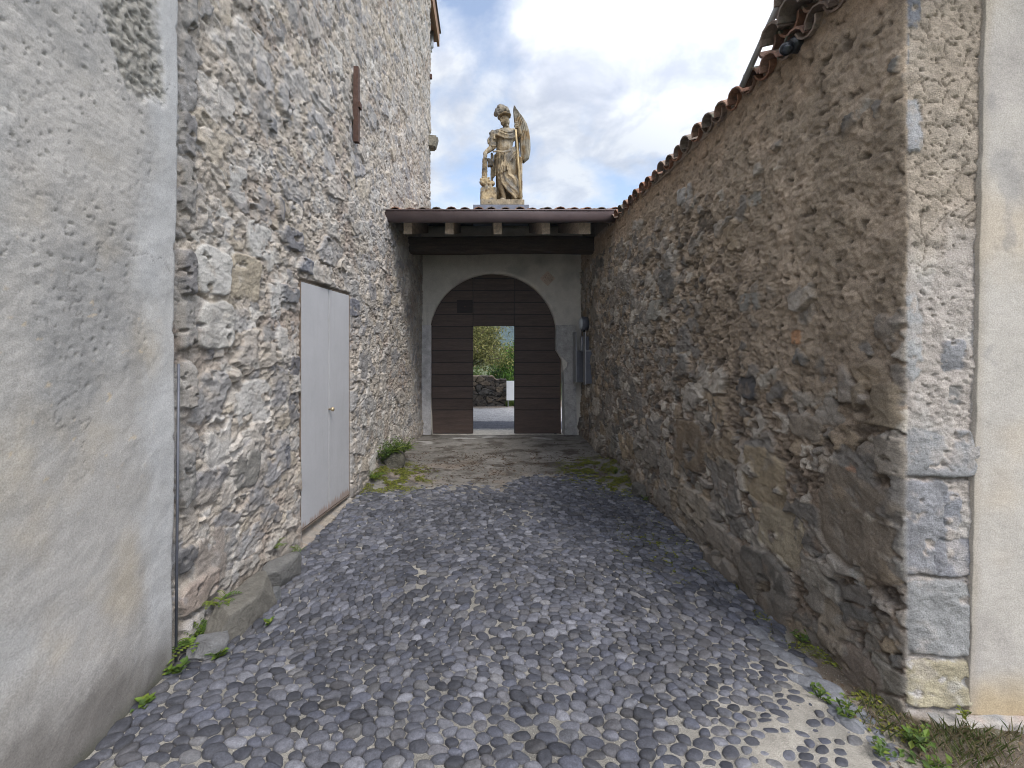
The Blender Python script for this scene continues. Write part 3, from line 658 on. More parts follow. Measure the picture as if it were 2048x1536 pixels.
for k in range(6):
    t = k * math.pi / 3; mb.ell((pxc[0] + .045 * math.cos(t), YG - .024, pxc[1] + .045 * math.sin(t)), (.026, .014, .018), 1)
mb.ell((pxc[0], YG - .026, pxc[1]), (.024, .02, .024), 1)
mb.build('carved_lozenge', M['relief'], gw)
mb = MB(); mb.col = (.5, .47, .42); mb.box((XJL - .1, YG + .0, -.20), (XJR2 + .2, YG + .55, -.052), .006); tag(mb.build('threshold', M['bed'], gw))

# ------------------------------------------------------------------ THE GATE
gate = empty('arched_gate', (AX, YG + .12, -.05), 'dark brown planked wooden gate with an open wicket, inside the stone arch', 'gate')
gy = YG + .10; sc = gy / F
def gx(px): return (px - CX) * sc
def gz(py): return CZ + (CY - py) * sc
rows = [541, 557, 581, 605, 629, 653, 677, 701, 725, 749, 773, 797, 820, 868]
def panel(x0, x1, r0, r1):
    m_ = MB()
    for k in range(r0, r1):
        f = random.uniform(.8, 1.15); m_.col = (.068 * f, .046 * f, .037 * f)
        m_.box((gx(x0) + .005, gy + random.uniform(0, .003), gz(rows[k + 1]) + .007), (gx(x1) - .005, gy + .05, gz(rows[k]) - .007), .007)
    m_.col = (.010, .007, .006); e_ = -.006 if r1 == 5 else .004
    m_.box((gx(x0) - e_, gy + .012, gz(rows[r1]) + .01), (gx(x1) + e_, gy + .045, gz(rows[r0]) - .01))
    return m_.build('plank_panel', M['gatewood'], gate)
pl = panel(856, 946, 0, 13); panel(946, 1029, 0, 5); panel(1029, 1120.5, 0, 13)
mb = MB(); mb.col = (.020, .012, .010); mb.box((gx(914), gy - .008, gz(626)), (gx(945), gy + .004, gz(600)), .003); lk = mb.build('lock_plate', M['gatewood'], pl)
mb = MB(); mb.lathe([(.016, 0), (.016, .006), (.006, .012)], (gx(930), gy - .02, gz(613)), 'y', 12); mb.build('keyhole', M['rust'], lk)
mb = MB(); mb.col = (.085, .042, .024); mb.box((gx(1119.5), gy + .002, gz(868)), (gx(1121.8), gy + .06, gz(700)), .002); mb.build('edge_board', M['gatewood'], gate)
mb = MB(); mb.box((gx(946), gy + .004, gz(869.5)), (gx(1029), gy + .05, gz(868.2))); mb.build('sill_bar', M['rust'], gate)
mb = MB(); mb.box((gx(1108), gy - .02, gz(873)), (gx(1113), gy + .03, gz(866.5)), .004); mb.build('drop_bolt', M['dark'], gate)

# ------------------------------------------------------------------ TILED CANOPY over the gateway
roof = empty('tiled_roof', (.2, 7.8, 3.5), 'small terracotta tiled roof with gutter and rafters over the gateway', 'roof')
sl = .25
def dk(Y): return 3.56 + sl * (Y - 6.95)
YRIDGE = 9.05
mb = MB(); x = -1.50
while x < 2.0:
    for side in (1, -1):
        for r_ in range(6):
            y0 = 6.70 + r_ * .40 if side == 1 else 11.4 - r_ * .40
            z0 = dk(6.70) + .108 + r_ * .40 * sl
            j = random.uniform(-.012, .012); jz = random.uniform(-.008, .008)
            L_ = .46
            if y0 > 9 and side == 1: continue
            coppo(mb, (x + j, y0 + random.uniform(-.015, .015), z0 + .03 + jz), (random.uniform(-.02, .02), side, sl), (0, -side * sl, 1), (1, 0, 0), L_, .092, .076, tcol())
            coppo(mb, (x + .10 + j, y0 + .02, z0 + .065 + jz), (0, side, sl), (0, -side * sl, 1), (1, 0, 0), L_, .086, .078, tcol(), inv=True)
    x += .20
for k in range(8): coppo(mb, (-1.5 + k * .43, YRIDGE, 4.13), (1, 0, 0.0), (0, 0, 1), (0, 1, 0), .46, .10, .09, tcol())
mb.build('roof_tiles', M['tile'], roof)
mb = MB(); mb.col = (.07, .055, .045)
for side in (1, -1):
    ya, yb = (6.74, YRIDGE) if side == 1 else (11.36, YRIDGE); za, zb_ = dk(6.74), dk(YRIDGE)
    mb.add([(-1.6, ya, za), (2.2, ya, za), (2.2, yb, zb_), (-1.6, yb, zb_), (-1.6, ya, za + .03), (2.2, ya, za + .03), (2.2, yb, zb_ + .03), (-1.6, yb, zb_ + .03)], [(0, 1, 2, 3), (4, 5, 6, 7), (0, 1, 5, 4), (1, 2, 6, 5), (2, 3, 7, 6), (3, 0, 4, 7)])
mb.build('roof_boards', M['rafter'], roof)
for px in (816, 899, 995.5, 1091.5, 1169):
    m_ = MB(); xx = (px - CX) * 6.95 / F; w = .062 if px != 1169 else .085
    m_.col = np.array([(.66, .55, .44) if i in (0, 1, 4, 5) else (.12, .088, .068) for i in range(8)])  # pale cut ends, lightened further to imitate light falling on them
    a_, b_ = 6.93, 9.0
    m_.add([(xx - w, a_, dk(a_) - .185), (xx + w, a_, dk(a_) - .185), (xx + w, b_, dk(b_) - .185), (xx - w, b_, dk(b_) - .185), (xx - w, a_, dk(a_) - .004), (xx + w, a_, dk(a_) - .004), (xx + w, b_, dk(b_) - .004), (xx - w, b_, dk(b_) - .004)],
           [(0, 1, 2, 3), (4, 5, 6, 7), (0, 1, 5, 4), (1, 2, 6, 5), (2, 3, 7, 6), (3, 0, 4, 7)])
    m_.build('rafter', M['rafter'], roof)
# main beam, hand-hewn
xbm = np.linspace(-1.36, 1.92, 60); tt = np.linspace(0, 2 * np.pi, 25)
XX, TT = np.meshgrid(xbm, tt)
ca, sa = np.cos(TT), np.sin(TT); q = (np.abs(ca) ** 6 + np.abs(sa) ** 6) ** (-1 / 6.)
bw = .14 + .010 * fbm(XX * 1.2, TT * .3, 3, 901); bh = .143 + .014 * fbm(XX * .8, TT * 0, 3, 903)
zc = 3.425 + .010 * np.sin(XX * 1.9)
grid_mesh('beam', np.stack([XX, 7.97 + bw * q * ca + .004 * fbm(XX * 9, TT * 3, 3, 905), zc + bh * q * sa], -1), None, M['beam'], roof)
# half-round gutter
xg = np.array([-1.425, XR - .02]); r_ = .085; V_ = []; k = 16
mb = MB()
prof = [(6.60 + r_ * math.cos(t), 3.605 + 1.75 * r_ * math.sin(t)) for t in np.linspace(math.pi * .98, 2 * math.pi + .05, k)]
prof_in = [(6.60 + (r_ - .006) * math.cos(t), 3.605 + 1.75 * (r_ - .006) * math.sin(t)) for t in np.linspace(math.pi * .98, 2 * math.pi + .05, k)]
for x in xg: V_ += [(x, a, b) for a, b in prof] + [(x, a, b) for a, b in prof_in]
Fc = []
for j in range(k - 1): Fc += [(j, j + 1, 2 * k + j + 1, 2 * k + j), (k + j, 3 * k + j, 3 * k + j + 1, k + j + 1)]
for j in (0, k - 1): Fc.append((j, 2 * k + j, 3 * k + j, k + j))
for b in (0, 2 * k): Fc.append(tuple(b + j for j in range(k)))
mb.add(V_, Fc); mb.tube([(xg[0], 6.60 - r_, 3.612), (xg[1], 6.60 - r_, 3.612)], .012, 8)
mb.build('gutter', M['gutter'], roof, True)

# ------------------------------------------------------------------ STATUE
st = empty('statue', (.33, 9.0, 4.36), 'weathered sandstone statue of a helmeted winged warrior on a zinc plinth above the gateway roof', 'statue')
SX, SY, SZ = .33, 9.02, 4.365
def sp3(zx, zy, y=0.): return Vector((SX + (zx - 497) / 604, SY + y, SZ + (1325 - zy) / 604))
OC = (.17, .118, .060); GR = (.062, .056, .047); LT = (.195, .15, .092)
mb = MB(); mb.col = (.3, .33, .39); mb.box((-.225, 8.72, 4.02), (.835, 9.38, 4.362), .006); mb.build('plinth', M['zinc'], st)
def capsule(mb, a, b, ra, rb, n=5):
    a = Vector(a); b = Vector(b); mb.tube([a.lerp(b, i / (n - 1)) for i in range(n)], [lerp(ra, rb, i / (n - 1)) for i in range(n)], 12)
    mb.ell(a, (ra,) * 3, 2); mb.ell(b, (rb,) * 3, 2)
def fuse(mb, name, voxel, mat, parent, amp=.006, scale=22, top=GR, low=OC):
    me = mb.mesh(name); o = bpy.data.objects.new(name, me); C.objects.link(o)
    md = o.modifiers.new('r', 'REMESH'); md.mode = 'VOXEL'; md.voxel_size = voxel
    sm = o.modifiers.new('s', 'SMOOTH'); sm.iterations = 3; sm.factor = .5
    dg = bpy.context.evaluated_depsgraph_get(); m2 = bpy.data.meshes.new_from_object(o.evaluated_get(dg)); bpy.data.objects.remove(o)
    n = len(m2.vertices); co = np.empty(n * 3, np.float32); m2.vertices.foreach_get('co', co); co = co.reshape(-1, 3).astype(float)
    nn = np.empty(n * 3, np.float32); m2.vertices.foreach_get('normal', nn); nn = nn.reshape(-1, 3)
    f = fbm(co[:, 0] * scale + co[:, 1] * 9, co[:, 2] * scale + co[:, 1] * 13, 4, 31)
    m2.vertices.foreach_set('co', (co + nn * (f * amp)[:, None]).reshape(-1).astype(np.float32))
    g = fbm(co[:, 0] * 5, co[:, 2] * 4, 4, 37); t = sst(-.15, .35, g + .35 * nn[:, 2])
    c = np.ones((n, 4), np.float32); c[:, :3] = np.asarray(low)[None] * (1 - t[:, None]) + np.asarray(top)[None] * t[:, None]
    a = m2.attributes.get('Col') or m2.attributes.new('Col', 'FLOAT_COLOR', 'POINT')
    if a.domain != 'POINT' or a.data_type != 'FLOAT_COLOR': m2.attributes.remove(a); a = m2.attributes.new('Col', 'FLOAT_COLOR', 'POINT')
    a.data.foreach_set('color', c.reshape(-1)); m2.polygons.foreach_set('use_smooth', np.ones(len(m2.polygons), bool)); m2.materials.clear(); m2.update()
    return link(name, m2, mat, parent)
# body
b = MB()
b.ell(sp3(528, 292, -.06), (.078, .095, .108), 3, Matrix.Rotation(R(-12), 3, 'Y'))           # skull
b.ell(sp3(512, 325, -.085), (.055, .07, .062), 2)                                             # jaw
b.ell(sp3(482, 304, -.125), (.020, .024, .036), 2, Matrix.Rotation(R(14), 3, 'Y'))           # nose
b.ell(sp3(494, 334, -.128), (.030, .020, .010), 2); b.ell(sp3(498, 343, -.122), (.024, .018, .008), 2); b.ell(sp3(503, 354, -.110), (.028, .026, .022), 2)
b.ell(sp3(468, 279, -.100), (.030, .03, .011), 2, Matrix.Rotation(R(10), 3, 'Y')); b.ell(sp3(512, 278, -.148), (.040, .02, .011), 2); b.ell(sp3(520, 318, -.128), (.034, .03, .030), 2)
b.ell(sp3(472, 291, -.098), (.014, .012, .009), 2); b.ell(sp3(508, 291, -.140), (.016, .012, .009), 2)
b.ell(sp3(562, 300, -.105), (.016, .02, .032), 2)                                             # ear
for k in range(7): b.ell(sp3(560 + 8 * math.sin(k * 2.1), 262 + k * 17, -.08 + .012 * (k % 2)), (.030, .030, .020), 1)     # curls
b.ell(sp3(570, 305, -.03), (.030, .07, .075), 2)                                              # hair at the nape
capsule(b, sp3(545, 340, -.02), sp3(552, 400, 0), .062, .075)
b.ell(sp3(540, 460, 0), (.225, .135, .16), 3); b.ell(sp3(490, 470, -.09), (.095, .06, .075), 2); b.ell(sp3(590, 465, -.09), (.095, .06, .075), 2)
capsule(b, sp3(535, 520, 0), sp3(520, 650, -.02), .165, .150); b.ell(sp3(530, 700, -.01), (.19, .14, .13), 3)
b.ell(sp3(412, 455, .0), (.10, .10, .10), 2); b.ell(sp3(635, 425, .02), (.10, .10, .10), 2)
capsule(b, sp3(405, 470, -.01), sp3(382, 600, -.05), .082, .070); capsule(b, sp3(380, 610, -.05), sp3(312, 685, -.14), .062, .042)
b.ell(sp3(298, 710, -.15), (.040, .040, .055), 2)
for k in range(4): capsule(b, sp3(286 + k * 9, 725, -.19 + .012 * abs(k - 1)), sp3(283 + k * 11, 765, -.185), .013, .011, 3)
capsule(b, sp3(312, 705, -.18), sp3(322, 745, -.20), .014, .011, 3)
capsule(b, sp3(640, 430, .02), sp3(700, 440, -.04), .075, .06); capsule(b, sp3(700, 440, -.05), sp3(668, 375, -.13), .055, .042)
b.ell(sp3(662, 385, -.16), (.045, .04, .05), 2)
for k in range(4): capsule(b, sp3(644, 350 + k * 21, -.19), sp3(676, 355 + k * 21, -.205), .012, .011, 3)
capsule(b, sp3(480, 760, -.03), sp3(476, 985, -.10), .110, .068); capsule(b, sp3(476, 985, -.10), sp3(490, 1080, -.08), .066, .066); capsule(b, sp3(490, 1080, -.08), sp3(525, 1225, -.07), .064, .040)
b.ell(sp3(470, 1000, -.145), (.04, .03, .04), 2); b.ell(sp3(505, 1245, -.14), (.055, .10, .038), 2, Matrix.Rotation(R(-20), 3, 'Z'))
capsule(b, sp3(590, 760, 0), sp3(605, 960, -.03), .125, .080); capsule(b, sp3(605, 960, -.03), sp3(640, 1225, .02), .074, .042)
b.ell(sp3(655, 1242, -.05), (.06, .10, .036), 2, Matrix.Rotation(R(25), 3, 'Z'))
fuse(b, 'body', .0085, M['statue'], st, .004, 24, (.27, .235, .18), LT)
# helmet with its plume
b = MB(); b.ell(sp3(530, 235, -.05), (.098, .115, .075), 3, Matrix.Rotation(R(-12), 3, 'Y'))
for dz_, rr_ in ((0, 70), (5, 74), (10, 70)): b.tube([sp3(524 + rr_ * math.cos(t), 240 + dz_ - 14 * math.cos(t), -.06 + .0019 * rr_ * math.sin(t)) for t in np.linspace(0, 2 * math.pi, 29)], .013, 6, False)
hel = fuse(b, 'helmet', .011, M['statue'], st, .004, 24)
b = MB()
for (x, y, d, rr) in ((440, 180, -.05, .062), (425, 205, -.02, .05), (470, 145, -.06, .066), (500, 130, -.02, .06), (520, 165, -.09, .058), (555, 170, -.04, .062), (578, 200, 0, .05), (545, 140, .02, .055), (490, 190, -.09, .058), (585, 225, .02, .036), (460, 220, -.06, .045)):
    b.ell(sp3(x, y, d), (rr * .85, rr, rr * 1.1), 2, Euler((0, R(random.uniform(-40, 40)), 0)).to_matrix())
fuse(b, 'plume', .011, M['statue'], hel, .014, 30, (.16, .148, .13), (.24, .21, .165))
# wing with grooved feathers
left = [(88, 640), (130, 633), (200, 638), (270, 645), (350, 662), (430, 700), (520, 712), (600, 716), (690, 722), (735, 742)]
right = [(88, 664), (130, 704), (200, 760), (270, 804), (350, 828), (430, 840), (520, 846), (600, 846), (690, 828), (735, 770)]
ys = np.linspace(90, 735, 70); lx = np.interp(ys, *zip(*left)); rx = np.interp(ys, *zip(*right)); w = np.linspace(0, 1, 40)
WX = lx[:, None] + (rx - lx)[:, None] * w[None]; WY = np.repeat(ys[:, None], 40, 1)
fe = np.abs(((w[None] * 7 + (WY - 90) / 210 * .6) % 1) - .5) * 2; rim = np.sqrt(np.clip(1 - (2 * w[None] - 1) ** 2, 0, 1))
th = .02 + .055 * rim + .034 * fe * rim + .010 * fbm(WX / 30, WY / 60, 3, 41)
yo = .10 + .10 * (w[None] - .3) + 0 * WY
def wing_side(sgn): return np.stack([SX + (WX - 497) / 604, SY + yo + sgn * th * .8, SZ + (1325 - WY) / 604], -1)
Wm = np.concatenate([wing_side(-1), wing_side(1)[:, ::-1], wing_side(-1)[:, :1]], 1)
cw = np.empty(Wm.shape[:2] + (3,)); cw[:] = (.21, .19, .15); cw = mixc(cw, OC, sst(.0, .5, fbm(Wm[..., 0] * 6, Wm[..., 2] * 4, 4, 43))); fe2 = np.concatenate([fe + 0 * WY, (fe + 0 * WY)[:, ::-1], (fe + 0 * WY)[:, :1]], 1)
grid_mesh('wing', Wm, cw, M['statue'], st)
# kilt and cloak: pleated skirts
def pleats(name, x0t, x1t, x0b, x1b, yt, yb_, dep, npl, col, swing=0., nv=26, nu=60):
    uu = np.linspace(0, 1, nu); vv = np.linspace(0, 1, nv); A, B = np.meshgrid(uu, vv)
    X = lerp(lerp(x0t, x0b, B), lerp(x1t, x1b, B), A) + swing * B * B
    ang = (A - .5) * math.pi; Yd = -dep * np.cos(ang) * (1 + .25 * B); Yd = Yd - .030 * B **.7 * np.cos(A * npl * 2 * math.pi) + .05
    Zp = lerp(yt, (yb_ if not callable(yb_) else yb_(A)), B)
    P = np.stack([SX + (X - 497) / 604, SY + Yd, SZ + (1325 - Zp) / 604], -1)
    inn = P[::-1].copy(); inn[..., 1] += .03; P = np.concatenate([P, inn], 0)
    c = np.empty(P.shape[:2] + (3,)); c[:] = col; c = mixc(c, GR, sst(-.1, .4, fbm(P[..., 0] * 7, P[..., 2] * 5, 4, 47)))
    return grid_mesh(name, P, c, M['statue'], st)
pleats('kilt', 398, 664, 384, 655, 675, lambda A: 948 - 150 * np.clip(A - .42, 0, 1), .235, 8, (.33, .265, .17))
b = MB()      # cloak: folds over the chest, knot on the shoulder, sweep round the legs, fall behind
def fold(pts, rad, n=3, wide=1.):
    P_ = [sp3(*p) for p in pts]
    for q_ in range(n):                                    # a sheaf of narrow ridges side by side
        o_ = (q_ - (n - 1) / 2) * 1.25; pp = []
        for i_, p_ in enumerate(P_):
            t_ = (P_[min(i_ + 1, len(P_) - 1)] - P_[max(i_ - 1, 0)]).normalized(); sd = t_.cross(Vector((0, -1, 0))).normalized()
            pp.append(p_ + sd * o_ * rad[i_] * wide + Vector((0, .012 * abs(o_) - .012 * (q_ % 2), 0)))
        b.tube(pp, [r_ * (.62 + .12 * (q_ % 2)) for r_ in rad], 8)
fold([(415, 425, -.06), (470, 468, -.17), (530, 505, -.20), (600, 505, -.17), (655, 450, -.08)], [.030, .024, .026, .024, .024], 4)
fold([(425, 412, -.06), (490, 440, -.17), (545, 468, -.19), (610, 455, -.15), (655, 415, -.07)], [.022, .018, .018, .018, .018], 3)
fold([(420, 415, -.02), (390, 455, -.04), (376, 510, -.05), (376, 565, -.06)], [.05, .055, .055, .05], 3, .8)
fold([(408, 430, -.07), (408, 470, -.09), (404, 530, -.10)], [.03, .03, .026], 3)
fold([(350, 592, -.06), (385, 612, -.12), (425, 598, -.08)], [.028, .03, .024], 3); fold([(352, 568, -.07), (390, 578, -.12), (428, 560, -.08)], [.022, .022, .02], 2)
fold([(668, 655, -.14), (615, 690, -.20), (562, 760, -.23), (522, 860, -.23), (505, 930, -.20), (528, 1030, -.17), (590, 1100, -.16), (650, 1145, -.14), (692, 1195, -.11)], [.03, .034, .034, .03, .028, .032, .034, .036, .036], 4)
fold([(650, 690, -.15), (600, 740, -.19), (556, 850, -.20), (560, 960, -.17), (615, 1000, -.15), (650, 1070, -.12), (690, 1150, -.09)], [.03, .03, .03, .034, .036, .036, .034], 4)
fold([(600, 960, -.10), (640, 1060, -.10), (690, 1210, -.06)], [.045, .045, .04], 4)
fold([(392, 668, -.10), (450, 694, -.22), (510, 707, -.235), (580, 684, -.22), (655, 655, -.12)], [.018] * 5, 2)
fuse(b, 'cloak', .0095, M['statue'], st, .005, 30, (.15, .138, .12), (.31, .25, .165))
b = MB(); b.box(sp3(690, 1270, -.02), sp3(742, 700, .16)); b.box(sp3(430, 1270, .06), sp3(700, 640, .2)); b.box(sp3(365, 1270, .02), sp3(392, 640, .14)); b.box(sp3(660, 700, .08), sp3(712, 440, .2))
fuse(b, 'back_support', .02, M['statue'], st, .010, 18, (.27, .22, .15), OC)
mb = MB(); mb.col = (.42, .33, .19); mb.tube([sp3(652, 440, -.21), sp3(670, 640, -.20), sp3(692, 950, -.19), sp3(716, 1268, -.18)], [.017, .018, .021, .024], 10); mb.build('staff', M['statue'], st, True)
b = MB(); b.tube([sp3(298, 760, -.16), sp3(292, 990, -.16)], [.048, .056], 12); b.box(sp3(330, 840, -.12), sp3(388, 750, -.02)); b.ell(sp3(300, 775, -.16), (.06, .06, .035), 2)
fuse(b, 'scabbard', .012, M['statue'], st, .010, 30, GR, LT)
b = MB()
b.ell(sp3(298, 1040, -.15), (.095, .10, .10), 3); b.ell(sp3(262, 1065, -.22), (.045, .06, .04), 2); b.ell(sp3(380, 1045, -.1), (.06, .07, .05), 2); b.ell(sp3(320, 1125, -.2), (.06, .05, .06), 2); b.ell(sp3(275, 1160, -.18), (.05, .06, .05), 2)
for k in range(9): b.ell(sp3(298 + 55 * math.cos(k * .7), 1035 + 50 * math.sin(k * .7), -.22), (.026, .026, .026), 1)
b.tube([sp3(340, 1060, -.18), sp3(390, 1120, -.16), sp3(430, 1170, -.12)], [.03, .025, .02], 8)
b.box(sp3(245, 1320, -.22), sp3(430, 1105, .12)); b.tube([sp3(265, 1300, -.23), sp3(270, 1150, -.22)], .04, 8); b.ell(sp3(350, 1290, -.24), (.07, .05, .045), 2)
fuse(b, 'dragon_stump', .013, M['statue'], st, .012, 26, (.17, .155, .13), (.31, .245, .15))
mb = MB(); mb.col = (.25, .21, .15); mb.box(sp3(247, 1324, -.28), sp3(750, 1262, .24), .012); mb.build('base', M['statue'], st)

# ------------------------------------------------------------------ SMALL THINGS ON THE RIGHT-HAND WALL
t = empty('wall_lamp', (1.80, 8.35, 2.08), 'round grey bulkhead lamp on the right wall near the gate', 'lamp')
mb = MB(); mb.lathe([(.125, .06), (.125, .0), (.13, -.015), (.13, -.04), (.118, -.05)], (1.80, 8.35, 2.09), 'x', 28); mb.build('lamp_housing', M['boxmetal'], t, True)
mb = MB(); mb.lathe([(.112, 0), (.105, -.022), (.075, -.04), (.03, -.048)], (1.752, 8.35, 2.09), 'x', 28); mb.build('lamp_glass', M['lampglass'], t, True)
mb = MB(); mb.tube([(1.80, 8.35, 1.97), (1.80, 8.35, 1.9), (1.79, 8.35, 1.86)], .018, 8); mb.build('cable_gland', M['dark'], t, True)
t = empty('intercom_box', (1.76, 8.3, 1.7), 'slim steel intercom box on the right wall directly below the round lamp', 'intercom')
mb = MB(); mb.box((1.735, 8.22, 1.585), (1.86, 8.38, 1.855), .008); mb.build('housing', M['boxmetal'], t)
mb = MB(); mb.box((1.725, 8.235, 1.60), (1.736, 8.365, 1.845), .004); mb.build('face_plate', M['steel'], t)
for k, (x0, x1, y0, y1, lab) in enumerate(((1.705, 1.90, 8.62, 8.90, 'tall dark metal post box in the corner, the one closer to the gate'), (1.755, 1.90, 8.05, 8.2, 'tall dark metal post box on the right wall, the one farther from the gate'))):
    t = empty('post_box', ((x0 + x1) / 2, y0, 1.0), lab, 'post box', 'post boxes beside the gate')
    mb = MB(); mb.box((x0, y0, 1.0 if k == 0 else 1.02), (x1, y1, 1.60), .006); mb.build('housing', M['boxmetal'], t)
    mb = MB(); mb.box((x0 - .004, y0 - .012, 1.585), (x1, y1, 1.603), .003); mb.build('lid', M['steel'], t)
    mb = MB(); mb.box((x0 - .006, y0 - .010, 1.0), (x0 + .012, y1 + .0, 1.95 if k == 0 else 1.93), .002); mb.build('side_rail', M['steel'], t)
t = empty('security_camera', (1.80, 2.72, 3.47), 'small black security camera fixed under the tiles high on the right wall', 'camera')
c0 = Vector(on_x(1572, 97, XR - .10)); c1 = Vector(on_x(1592, 88, XR - .03))
mb = MB(); mb.ell(c1, (.045, .05, .05), 3); mb.tube([c1, c1 + Vector((.05, .0, 0))], .05, 16); mb.build('mount', M['dark'], t, True)
mb = MB(); ax = (c0 - c1).normalized(); ax = Vector((-.35, -.75, -.55)).normalized(); e_ = c0 + ax * .05
mb.tube([c1.lerp(c0, .4) - ax * .04, c0, e_], [.030, .036, .034], 16); mb.build('housing', M['dark'], t, True)
mb = MB(); mb.tube([e_ + ax * .001, e_ + ax * .008], [.028, .022], 16); mb.build('lens', M['lens'], t, True)

# ------------------------------------------------------------------ GROUND
mb = MB(); mb.add([(-700, -700, -.30), (700, -700, -.30), (700, 700, -.30), (-700, 700, -.30)], [(0, 1, 2, 3)]); g0 = mb.build('ground', M['ground']); tag(g0, kind='structure')
xs = np.concatenate([spaced([(-2.1, 2.3, .013, .013)])]); ysg = spaced([(-.8, 1.4, .04, .012), (1.4, 4.0, .012, .016), (4.0, 9.30, .018, .022)])
XG, YGd = np.meshgrid(xs, ysg)
def apron(X, Y): return sst(-.30, .30, Y - (5.55 + .50 * sst(.15, .45, X) - .45 * sst(1.35, 1.6, X) + .22 * fbm(X * 2.2, Y * 2.2, 4, 1001)))
def soil(X, Y): return sst(-.05, .05, X - (1.70 + .04 * sst(2.2, 2.6, Y) + .22 * sst(2.4, 3.6, Y) + .05 * fbm(X * 4, Y * 4, 3, 1003)))
def sand(X, Y):        # where the cobbles are sparse and bedded in sandy mortar
    return np.clip(sst(.55, 1.3, X + .5 * (2.0 - Y) + .25 * fbm(X * 1.6, Y * 1.6, 3, 1005)) * sst(2.8, 1.9, Y) + .45 * sst(1.9, 1.5, Y), 0, 1)
def mossy(X, Y):
    a = sst(.66, .26, np.hypot((X - 1.52) / 1.0, (Y - 6.1) / 1.7)); b_ = sst(.55, .1, np.hypot((X - 1.45) / .8, (Y - 3.95) / 1.5)); c_ = sst(.6, .15, np.hypot((X + 1.25) / 1.2, (Y - 6.0) / 1.5))
    d_ = sst(.22, .05, 1.85 - X) * sst(5.5, 3, Y) * .5
    return np.clip(np.maximum.reduce([a, b_, c_, d_]), 0, 1)
ap = apron(XG, YGd); so = soil(XG, YGd) * (1 - ap); sa_ = sand(XG, YGd); mo = mossy(XG, YGd)
n1 = fbm(XG * 1.2, YGd * 1.2, 4, 1011); n2 = fbm(XG * 5, YGd * 5, 4, 1013)
ZG = G(XG, YGd) - .002 + .006 * fbm(XG * 9, YGd * 9, 4, 1015) + .007 * sa_ + .006 * sst(3.2, 2.2, YGd) * sst(-.3, .3, n1 + n2) + ap * (.018 + .012 * n1 + .004 * n2) + so * (.02 * n2 + .01)
mound = np.exp(-((XG + 1.45) / .30) ** 2 - ((YGd - 6.35) / .55) ** 2) * .16 + np.exp(-((XG - 1.85) / .22) ** 2 - ((YGd - 6.4) / .6) ** 2) * .08; ZG = ZG + mound * (1 + .5 * n2)
ZG = np.where(YGd > 8.9, np.minimum(ZG, -.058), ZG)
cG = np.empty(XG.shape + (3,)); cG[:] = (.27, .255, .228); cG = mixc(cG, (.13, .125, .115), sst(-.1, .5, n1 + .5 * n2) * .6 * (1 - sa_)); cG = mixc(cG, (.34, .315, .275), sa_ * sst(-.4, .3, n2) * .9)
ca = np.empty(XG.shape + (3,)); ca[:] = (.155, .145, .132); ca = mixc(ca, (.21, .20, .185), sst(.0, .5, n1)); ca = mixc(ca, (.075, .065, .055), sst(-.05, .4, fbm(XG * 2.6, YGd * 3.8, 5, 1017))); ca = mixc(ca, (.36, .35, .335), sst(.35, .5, fbm(XG * 1.4 + 4, YGd * 2, 3, 1019)) * sst(7.6, 8.2, YGd) * .8)
ca = mixc(ca, (.19, .158, .132), sst(.1, .5, fbm(XG * 1.9, YGd * 1.9 + 8, 4, 1021)) * sst(7.6, 6.4, YGd) * .8)
cG = mixc(cG, np.asarray(ca), ap); cs = np.empty(XG.shape + (3,)); cs[:] = (.13, .105, .08); cs = mixc(cs, (.24, .22, .19), sst(.05, .4, n2)); cG = mixc(cG, np.asarray(cs), so)
mm = mo * sst(.0, .35, n2 + .3 * n1); cG = mixc(cG, (.085, .085, .022), mm * .85)
pth = grid_mesh('path', np.stack([XG, YGd, ZG], -1), cG, M['bed'], flip=False); tag(pth, kind='structure')

